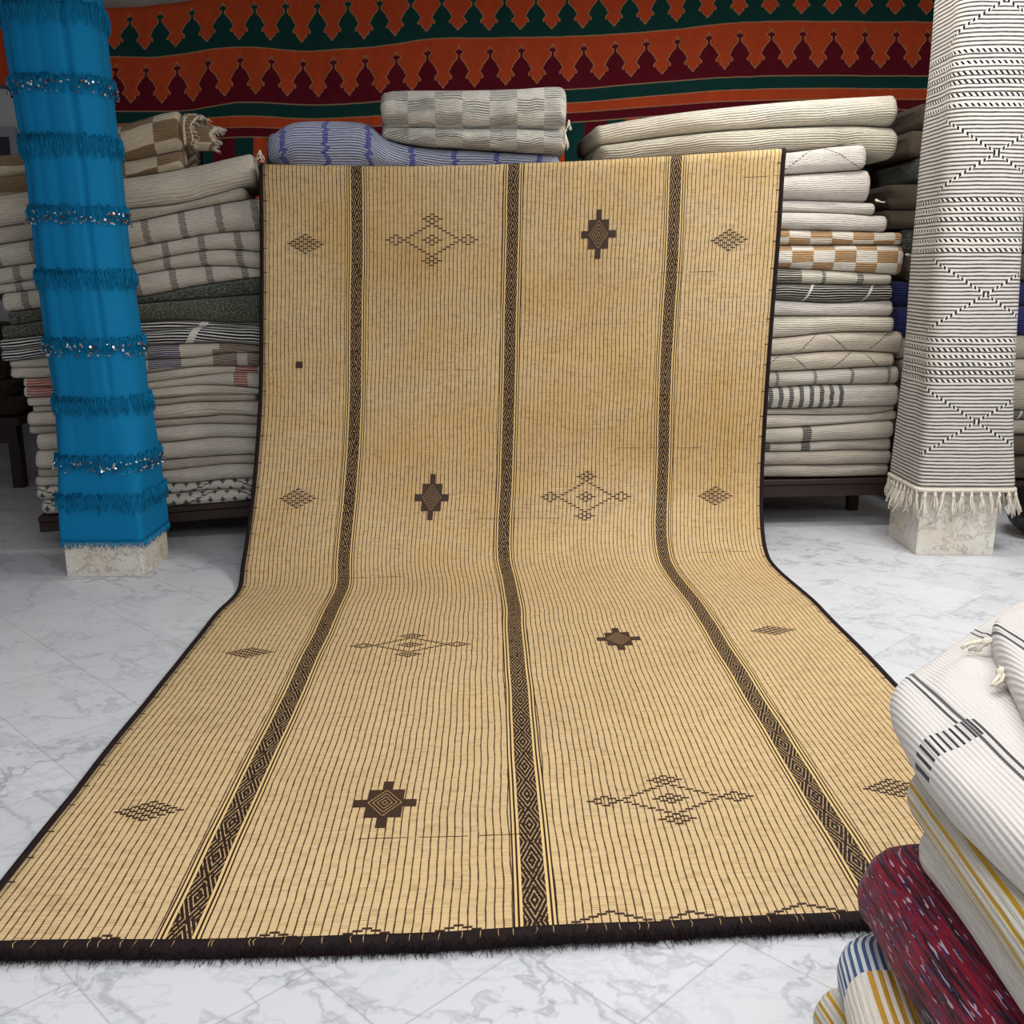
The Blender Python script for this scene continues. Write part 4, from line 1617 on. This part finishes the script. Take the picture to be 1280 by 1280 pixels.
def find_us(px, py):
    """surface position seen at a pixel of the photo"""
    best = None
    d = ray(px, py)
    for j in range(0, NVm + 1):
        for i in range(NUm + 1):
            P = V[j * (NUm + 1) + i]
            q = P - Vector((0, 0, H))
            fwd = q.y * cos(TH) - q.z * sin(TH)
            X_ = q.x / fwd * 1280 + 640
            Y_ = 640 - (q.y * sin(TH) + q.z * cos(TH)) / fwd * 1280
            e = (X_ - px) ** 2 + (Y_ - py) ** 2
            if best is None or e < best[0]:
                best = (e, i, j)
    _, bi, bj = best
    bu, bs = bi / NUm, arcm[-1] * bj / NVm
    for it in range(4):
        st = 0.5 ** it
        cand = []
        for du in (-1, -0.5, 0, 0.5, 1):
            for ds in (-1, -0.5, 0, 0.5, 1):
                uu_, ss = bu + du * st / NUm, bs + ds * st * arcm[-1] / NVm
                P = mat_pt(uu_, ss)
                q = P - Vector((0, 0, H))
                fwd = q.y * cos(TH) - q.z * sin(TH)
                X_ = q.x / fwd * 1280 + 640
                Y_ = 640 - (q.y * sin(TH) + q.z * cos(TH)) / fwd * 1280
                cand.append(((X_ - px) ** 2 + (Y_ - py) ** 2, uu_, ss))
        _, bu, bs = min(cand)
    return bu * MW, bs


MV = list(V)


def quad(b, n_, mi):
    f = [b, b + 1, b + 2, b + 3]
    g = (V[b + 1] - V[b]).cross(V[b + 2] - V[b])
    F.append(f if g.dot(n_) > 0 else f[::-1])
    FM.append(mi)


def patch(u0, u1, s0, s1, h, mi, skew=0.0):
    """a flat piece of leather laid on the mat: metres across, metres along"""
    b = len(V)
    for (uu_, ss) in ((u0, s0), (u1, s0 + skew), (u1, s1 + skew), (u0, s1)):
        n_ = mat_n(max(0.005, min(0.995, uu_ / MW)), ss)
        P = mat_pt(uu_ / MW, ss)
        if n_.z < 0 and abs(n_.z) > 0.5: n_ = -n_
        if n_.y > 0.2: n_ = -n_
        V.append(P + n_ * h)
        U.append((uu_, ss))
    quad(b, n_, mi)


def dash_(uc_, sc_, i, j, rp_, mi=1):
    patch(uc_ + (i - 0.5) * PIT, uc_ + (i + 0.5) * PIT + 0.002, sc_ + j * rp_ - 0.0026, sc_ + j * rp_ + 0.0026, 0.0016, mi)


def small_diamond(px, py):
    uc_, sc_ = find_us(px, py)
    uc_ = (round(uc_ / PIT)) * PIT
    for i in range(-4, 5):
        for j in range(-4, 5):
            if abs(i) + abs(j) <= 4 and (i + j) % 2 == 0:
                dash_(uc_, sc_, i, j, 0.0115)
    for i in range(-3, 4):
        hh = (4 - abs(i)) * 0.0115
        patch(uc_ + i * PIT - PIT / 2 - 0.0016, uc_ + i * PIT - PIT / 2 + 0.0016, sc_ - hh, sc_ + hh, 0.0016, 1)


def large_diamond(px, py):
    uc_, sc_ = find_us(px, py)
    r = 0.0115
    for i in range(-10, 11):
        for sgn in (-1, 1):
            if abs(i) <= 7:
                dash_(uc_, sc_, i, sgn * (7 - abs(i)), r)
    for (ci_, cj) in ((-9, 0), (9, 0), (0, 9), (0, -9), (0, 0)):
        for i in range(-2, 3):
            for j in range(-2, 3):
                if abs(i) + abs(j) <= 2 and (i + j) % 2 == 0 and not (i == 0 and j == 0 and ci_ != 0):
                    dash_(uc_, sc_, ci_ + i, cj + j, r)
        for i in (-1, 0, 1, 2):
            hh = (2 - abs(i - 0.5)) * r
            if hh > 0:
                patch(uc_ + (ci_ + i) * PIT - PIT / 2 - 0.0015, uc_ + (ci_ + i) * PIT - PIT / 2 + 0.0015, sc_ + cj * r - hh, sc_ + cj * r + hh, 0.0016, 1)


def dark_cross(px, py):
    uc_, sc_ = find_us(px, py)
    blocks = [(-0.013, 0.013, -0.118, -0.07), (-0.013, 0.013, 0.07, 0.118), (-0.048, 0.048, -0.07, 0.07), (-0.083, -0.048, -0.018, 0.018), (0.048, 0.083, -0.018, 0.018)]
    for (a, b, c_, d) in blocks:
        n1 = max(1, round((b - a) / 0.02))
        n2 = max(1, round((d - c_) / 0.03))
        for i in range(n1):
            for j in range(n2):
                patch(uc_ + a + (b - a) * i / n1, uc_ + a + (b - a) * (i + 1) / n1, sc_ + c_ + (d - c_) * j / n2, sc_ + c_ + (d - c_) * (j + 1) / n2, 0.0018, 1)
    # pale laced diamonds inside
    for q, (a, b) in enumerate(((0.044, 0.066), (0.032, 0.048), (0.020, 0.030), (0.008, 0.012))):
        steps = 7 - q
        for sx in (-1, 1):
            for sy in (-1, 1):
                for t_ in range(steps):
                    f0, f1 = t_ / steps, (t_ + 0.8) / steps
                    x0_, x1_ = sx * a * (1 - f0), sx * a * (1 - f1)
                    y0_, y1_ = sy * b * f0, sy * b * f1
                    b_ = len(V)
                    wq = 0.0013
                    for (xx_, yy_) in ((x0_, y0_ - wq), (x1_, y1_ - wq), (x1_, y1_ + wq), (x0_, y0_ + wq)):
                        uu_, ss = uc_ + xx_, sc_ + yy_
                        n_ = mat_n(uu_ / MW, ss)
                        if n_.z < 0 and abs(n_.z) > 0.5: n_ = -n_
                        if n_.y > 0.2: n_ = -n_
                        V.append(mat_pt(uu_ / MW, ss) + n_ * 0.0030)
                        U.append((uu_, ss))
                    quad(b_, n_, 2)


for p in ((383, 305), (911, 300), (371, 623), (895, 620), (311, 816), (967, 788), (182, 1014), (1118, 985)):
    small_diamond(*p)
for p in ((540, 300), (732, 621), (512, 806), (838, 998)):
    large_diamond(*p)
for p in ((748, 293), (540, 622), (773, 799), (481, 1004)):
    dark_cross(*p)
u_, s_ = find_us(374, 456)
patch(u_ - 0.017, u_ + 0.017, s_ - 0.016, s_ + 0.016, 0.0018, 1)
# stepped zigzags near both ends
def zigzag(px_peaks, py0, amp, sgn):
    for (px, py, half) in px_peaks:
        u0_, s0_ = find_us(px, py)
        u0_ = round(u0_ / PIT) * PIT
        for i in range(-half, half + 1):
            ss = s0_ - sgn * abs(i) * amp
            if 0.015 < ss < ATOP + 0.02:
                dash_(u0_, ss, i, 0, 0)


zigzag([(25, 1178, 5), (137, 1170, 8), (340, 1166, 8), (460, 1161, 5), (570, 1157, 5), (760, 1140, 5), (865, 1140, 4), (1000, 1130, 9)], 0, 0.008, 1)
zigzag([(417, 213, 5), (490, 209, 2), (352, 207, 2)], 0, 0.006, -1)
# border lacing ticks on both sides
for side in (0, 1):
    s = 0.10
    i = 0
    while s < ATOP:
        w_ = 0.022
        if side == 0: patch(0.006, 0.006 + w_, s - 0.002, s + 0.002, 0.0014, 1)
        else: patch(MW - 0.006 - w_, MW - 0.006, s - 0.002, s + 0.002, 0.0014, 1)
        i += 1
        s += 0.118 + 0.02 * sin(i * 2.1)
# a few dark stitched seams across, as in the photo
for (px, py, wid) in ((560, 462, 0.3), (820, 560, 0.45), (650, 648, 0.5), (860, 340, 0.35), (470, 722, 0.35), (560, 1046, 0.5), (900, 690, 0.3), (960, 220, 0.3)):
    u_, s_ = find_us(px, py)
    n1 = int(wid / 0.03)
    for i in range(n1):
        if (i * 7 + int(px)) % 5:
            patch(u_ - wid / 2 + i * 0.03, u_ - wid / 2 + (i + 1) * 0.03, s_ - 0.0008, s_ + 0.0008, 0.0010, 1)

root = empty('reed_mat', (0, 3.2, 0))
o = link_mesh('mat_panel', V, F, [M_reed, M_lea, M_lace], uvs=U, fmat=FM)
for p in o.data.polygons:
    p.use_smooth = p.material_index == 0
adopt(o, root)
md = o.modifiers.new('thick', 'SOLIDIFY')
md.thickness = 0.007
md.offset = -1
# leather edge bindings
for side in (0, 1):
    V2, F2 = [], []
    for j in range(NVm + 1):
        s = arcm[-1] * j / NVm
        e = 0.0 if side == 0 else 1.0
        i_ = 0.011 / MW if side == 0 else 1 - 0.011 / MW
        n_ = mat_n(0.5, s)
        if n_.z < 0 and abs(n_.z) > 0.5: n_ = -n_
        if n_.y > 0.2: n_ = -n_
        P = mat_pt(e, s)
        Q = mat_pt(i_, s)
        out = (P - Q).normalized() * 0.009
        V2 += [Q + n_ * 0.004, P + out * 0.6 + n_ * 0.005, P + out * 1.1 - n_ * 0.003, P + out * 0.5 - n_ * 0.013, Q - n_ * 0.011]
    for j in range(NVm):
        for q in range(5):
            a, b = j * 5 + q, j * 5 + (q + 1) % 5
            F2.append([a, b, b + 5, a + 5])
    F2.append([0, 1, 2, 3, 4][::-1])
    F2.append([NVm * 5 + q for q in range(5)])
    adopt(link_mesh('edge_binding', V2, F2, M_blea), root)
# near hem: thick dark leather roll with stray fibres
V2, F2 = [], []
n_h = 120
for i in range(n_h + 1):
    u_ = i / n_h
    P = mat_pt(u_, 0.0)
    jit = 0.006 * noise.noise(Vector((i * 0.7, 0, 0)))
    prof_ = [(0.012, 0.004), (-0.004, 0.006), (-0.020 + jit, -0.002), (-0.026 + jit, -0.012), (-0.022 + jit, -MATZ + 0.002), (0.004, -MATZ + 0.001), (0.012, -0.008)]
    for (dy, dz) in prof_:
        V2.append(P + Vector((0, dy, dz)))
m = 7
for i in range(n_h):
    for q in range(m):
        a, b = i * m + q, i * m + (q + 1) % m
        F2.append([a, b, b + m, a + m])
F2.append(list(range(m)))
F2.append([n_h * m + q for q in range(m)][::-1])
adopt(link_mesh('leather_hem', V2, F2, M_blea), root)
V2, F2 = [], []
rnd = random.Random(5)
for i in range(4200):
    u_ = rnd.random()
    P = mat_pt(u_, 0.0) + Vector((0, -0.004 - rnd.random() * 0.020, 0.004 - rnd.random() * 0.020))
    L = rnd.uniform(0.008, 0.032)
    d_ = Vector((rnd.uniform(-0.8, 0.8), -1, rnd.uniform(-0.5, 0.35))).normalized()
    e = P + d_ * L
    e.z = max(0.002, e.z - 0.004)
    md_ = P + d_ * L * 0.5
    md_.z = max(0.003, md_.z)
    add_tube(V2, F2, [P, md_, e], 0.0009, 3, 0.5)
f = link_mesh('hem_fibres', V2, F2, M_blea)
f['kind'] = 'stuff'
adopt(f, root)
V2, F2 = [], []
for i in range(60):
    u_ = (i + rnd.random()) / 60
    P = mat_pt(u_, 0.0)
    add_tube(V2, F2, [P + Vector((0, 0.012, 0.003)), P + Vector((rnd.uniform(-.003, .003), -0.006, 0.0075)), P + Vector((rnd.uniform(-.003, .003), -0.014, 0.003))], 0.0009, 3)
f = link_mesh('hem_stitches', V2, F2, M_lace)
f['kind'] = 'stuff'
adopt(f, root)
tag(root, 'large straw-coloured reed and leather mat hanging and spreading over the marble floor', 'mat')

# ------------------------------------------------------------------ foreground pile, lower right
def fpile(z0, z1, far, near, far_d, mat, label, corner=0.05, bulge=0.05, seed=0, endr=0.03, tilt=0.0, lobes=1, u0=0.0, back=0.62, wob=0.006, zf=0.55, crumple=0.0):
    """rug whose long fold faces left; far / near: pixels on the fold"""
    zm = z0 + (z1 - z0) * zf
    A = at_z(far[0], far[1], zm)
    B = at_z(near[0], near[1], zm)
    d = (B - A).normalized()
    L = A.y - 0.42
    st = []
    n = 26
    for i in range(n):
        s = L * i / (n - 1)
        P = A + d * (s / max(0.3, abs(d.y)))
        zs = [z1]
        for q in range(1, lobes):
            zs.append(z1 + (z0 - z1) * q / lobes + 0.004 * sin(i * 0.8))
        zs.append(z0)
        st.append((P.x, P.y, zs))
    dv = Vector((-d.y, d.x, 0))
    if dv.x < 0: dv = -dv
    return folded_rug('folded_rug', st, (dv.x, dv.y), back, mat, label, bulge=bulge, endr=endr, corner=corner, seed=seed, wob=wob, top_n=14, u0=u0, tilt=tilt, crumple=crumple)


k = K('weave_red_melange', rough=0.95, spec=0.05, sheen=0.2)
u, v = k.uv()
r1_ = k.noise(u * 6, v * 110, 0.0, 1.0, 2.0, 0.6)
r2_ = k.noise(u * 20, v * 210, 5.0, 1.0, 2.0, 0.6)
r3_ = k.noise(u * 26, v * 200, 11.0, 1.0, 1.0, 0.5)
c = k.ramp(r1_, [(0.0, srgb(40, 14, 26)), (0.40, srgb(74, 18, 36)), (0.47, srgb(122, 20, 42)), (0.56, srgb(140, 26, 48)), (0.62, srgb(64, 22, 50)), (0.68, srgb(60, 40, 84))], 'CONSTANT')
c = k.mix(r2_ > 0.61, c, srgb(58, 52, 92))
c = k.mix(r3_ > 0.66, c, srgb(176, 160, 176))
M_redm = k.done(c, r1_ + r2_, 0.9, 0.006)


def blueyellow(k, u, v):
    # u: along from the far end; v: across, 0 where the top meets the fold
    blue = (v / 0.0125).tri() < 0.25
    yel = (v / 0.0155).tri() < 0.27
    a = (u < (0.052 + (v + 0.02).mx(0.0) * 0.15))
    c = k.mix(yel * (v < 0.012), srgb(226, 218, 206), srgb(196, 148, 54))
    c2 = k.mix(blue, srgb(212, 214, 214), srgb(64, 92, 134))
    return k.mix(a, c, c2)


M_by = rug_mat('weave_blue_yellow_stripes', blueyellow, 0.012, 0.05, 0.6, 0.5)
M_fyel = rug_mat('weave_cream_gold_lines', stripes(srgb(206, 200, 188), srgb(196, 152, 40), 0.022, 0.14), 0.010, 0.08, 0.6, 0.6)
M_fsoft = rug_mat('weave_soft_white', plain(srgb(226, 221, 213)), 0.02, 0.03, 0.9, 1.0)


def whitelines(k, u, v):
    # the double black line and the ladder of black bars run along the rug
    c = srgb(226, 222, 218)
    d1 = (v.near(-0.075, 0.0022)).mx(v.near(-0.086, 0.0022))
    c = k.mix(d1 * 0.95, c, srgb(44, 44, 50))
    bars = (v > -0.052) * (v < 0.07) * (u > 0.235) * (u < 0.29)
    br = (v / 0.0105).tri() < 0.27
    c = k.mix(bars * br, c, srgb(40, 40, 46))
    ed = (u.near(0.235, 0.002) + u.near(0.29, 0.0)) * 0.0
    return c


M_fwhite = rug_mat('weave_white_black_lines', whitelines, 0.0088, 0.22, 0.9, 0.35, 0.006)

fpile(0.005, 0.10, (1050, 1330), (1100, 1400), 1.4, M_plain2, 'plain rug on the floor at the very bottom of the near right pile', seed=400)
fpile(0.10, 0.205, (1018, 1272), (1060, 1340), 1.4, M_fyel, 'cream rug with gold lines, just showing under the blue and yellow striped one', seed=401, corner=0.06)
fpile(0.205, 0.315, (1046, 1215), (1068, 1290), 1.4, M_by, 'cream rug with blue and yellow stripes low in the near right pile', seed=402, corner=0.07, endr=0.07, bulge=0.045)
fpile(0.315, 0.475, (1078, 1120), (1190, 1290), 1.4, M_redm, 'thick dark red and purple flecked rug in the near right pile', seed=403, corner=0.06, endr=0.07, bulge=0.075, crumple=0.01)
fpile(0.475, 0.565, (1150, 1062), (1262, 1220), 1.4, M_fsoft, 'soft white rug between the red flecked and the gold-lined rugs', seed=404, corner=0.03, bulge=0.035)
fpile(0.565, 0.655, (1135, 992), (1280, 1198), 1.4, M_fyel, 'cream rug with golden yellow lines under the top white rug', seed=405, corner=0.03, bulge=0.04)

# top white rug: outline taken on its own plane, soft thick slab with a raised second fold
def slab(name, outline, z0, z1, mat, uvf, r=0.05, seed=0, bumpy=0.012, inner=12):
    """outline: list of (x, y) going round; rounded rim, domed undulating top"""
    n = len(outline)
    c = Vector((sum(p[0] for p in outline) / n, sum(p[1] for p in outline) / n, 0))
    h = z1 - z0
    V, U, F = [], [], []
    rings = []
    for j in range(9):
        a = -pi / 2 + pi * j / 8
        rings.append((r * (1 - cos(a) ** 0.8 if cos(a) > 0 else 1), z0 + h / 2 + h / 2 * sin(a), 0))
    m = len(rings)
    for (ins, z, _) in rings:
        for (x_, y_) in outline:
            P = Vector((x_, y_, 0))
            d = (c - P).normalized()
            Q = P + d * ins
            Q.z = z
            V.append(Q)
    for j in range(1, inner + 1):
        f = j / inner
        for (x_, y_) in outline:
            P = Vector((x_, y_, 0))
            d = (c - P)
            Q = P + d.normalized() * r
            Q = Q.lerp(c, f * 0.98)
            Q.z = z1 + (bumpy * noise.noise(Vector((Q.x * 9 + seed, Q.y * 7, seed))) + bumpy * 0.6) * sm(0, 0.25, f)
            V.append(Q)
    m = len(V) // n
    for j in range(m - 1):
        for i in range(n):
            a, b = j * n + i, j * n + (i + 1) % n
            F.append([a, b, b + n, a + n])
    F.append(list(range(n))[::-1])
    F.append([(m - 1) * n + i for i in range(n)])
    for v_ in V:
        U.append(uvf(v_))
    o = link_mesh(name, V, F, mat, uvs=U)
    return o


def outline_from(pts, z, sub=10, rad=1):
    P = [at_z(px, py, z) if not isinstance(px, str) else Vector(py) for (px, py) in pts]
    out = []
    n = len(P)
    for i in range(n):
        p0, p1, p2, p3 = P[(i - 1) % n], P[i], P[(i + 1) % n], P[(i + 2) % n]
        for j in range(sub):
            t = j / sub
            q = 0.5 * ((2 * p1) + (p2 - p0) * t + (2 * p0 - 5 * p1 + 4 * p2 - p3) * t * t + (3 * p1 - p0 - 3 * p2 + p3) * t ** 3)
            out.append((q.x, q.y))
    return out


# direction of the ribs on the white rug
A_ = at_z(1145, 858, 0.73)
B_ = at_z(1237, 950, 0.73)
rib = Vector((B_.x - A_.x, B_.y - A_.y, 0)).normalized()
acr = Vector((-rib.y, rib.x, 0))
if acr.x < 0: acr = -acr


def uv_white(P):
    q = Vector((P.x - A_.x, P.y - A_.y, 0))
    return (q.dot(rib), q.dot(acr) + (0.73 - P.z) * -0.6)


k = K('weave_top_white', rough=0.95, spec=0.05, sheen=0.2)
u, v = k.uv()
wob_ = k.noise(u * 6, v * 6, 0.0, 1.0, 2.0) * 0.004
rb = (((v + wob_) / 0.0088).tri() * 2.0)
kn = ((u / 0.0075 + ((v / 0.0088).fl() * 0.5)).tri() * 2.0)
c = k.mulc(srgb(212, 206, 201), 0.86 + rb * 0.07 + kn * 0.05 + k.noise(u * 7, v * 7, 2.0, 1.0, 2.0) * 0.12)
dl = (v.near(0.0, 0.0028)).mx(v.near(0.013, 0.0032)) * (u < 0.175)
c = k.mix(dl * 0.93, c, srgb(48, 48, 54))
bars = (v > -0.125) * (v < 0.02) * (u > 0.175 - v * 0.25) * (u < 0.232 - v * 0.25)
c = k.mix(bars * ((v / 0.0118).tri() < 0.2), c, srgb(44, 44, 50))
dl2 = ((v.near(0.012, 0.0028)).mx(v.near(0.026, 0.0030))) * (u > 0.175)
c = k.mix(dl2 * 0.93, c, srgb(48, 48, 54))
fl1 = (v.near(0.205, 0.0026)).mx(v.near(0.220, 0.0028))
c = k.mix(fl1 * 0.93, c, srgb(48, 48, 54))
M_top = k.done(c, rb + kn * 0.4, 0.6, 0.003)

ztop = 0.735
pts = [(1112, 882), (1150, 850), (1200, 815), (1240, 790), (1300, 762), (1420, 740), (1560, 850), (1600, 1180), (1420, 1230), (1300, 1118), (1235, 1058), (1184, 1008), (1136, 945)]
ol = outline_from(pts, 0.69)
tw = slab('folded_rug', ol, 0.657, ztop, M_top, uv_white, r=0.042, seed=3, bumpy=0.02)
tag(tw, 'white ribbed rug with double black lines and black bars, topmost of the near right pile', 'rug')
pts = [(1238, 800), (1262, 785), (1320, 770), (1430, 765), (1560, 870), (1560, 1120), (1440, 1110), (1330, 985), (1284, 905), (1256, 850)]
ol2 = outline_from(pts, 0.76)
fl = slab('folded_flap', ol2, ztop + 0.004, 0.80, M_top, uv_white, r=0.025, seed=8, bumpy=0.012)
fl.parent = tw
rnd = random.Random(12)
for (px, py, dx, dy) in ((1262, 808, 0.5, 0.3), (1258, 822, -0.3, -0.6), (1252, 835, -0.6, -0.9), (1240, 800, -0.5, 0.3)):
    P = at_z(px, py, 0.775)
    tassel(P, tw, L=0.055, n=4, r=0.0038, spread=0.012, d=Vector((dx, dy, -0.35)).normalized(), seed=int(px))

# ------------------------------------------------------------------ give every thing an origin at its own base
for o in list(COL.objects):
    if o.type == 'MESH' and o.parent is None and o.get('kind') != 'structure' and Vector(o.location).length < 1e-6:
        xs = [v.co for v in o.data.vertices]
        c = Vector((sum(p.x for p in xs) / len(xs), sum(p.y for p in xs) / len(xs), min(p.z for p in xs)))
        for q in [o] + list(o.children):
            for v in q.data.vertices:
                v.co -= c
        o.location = c
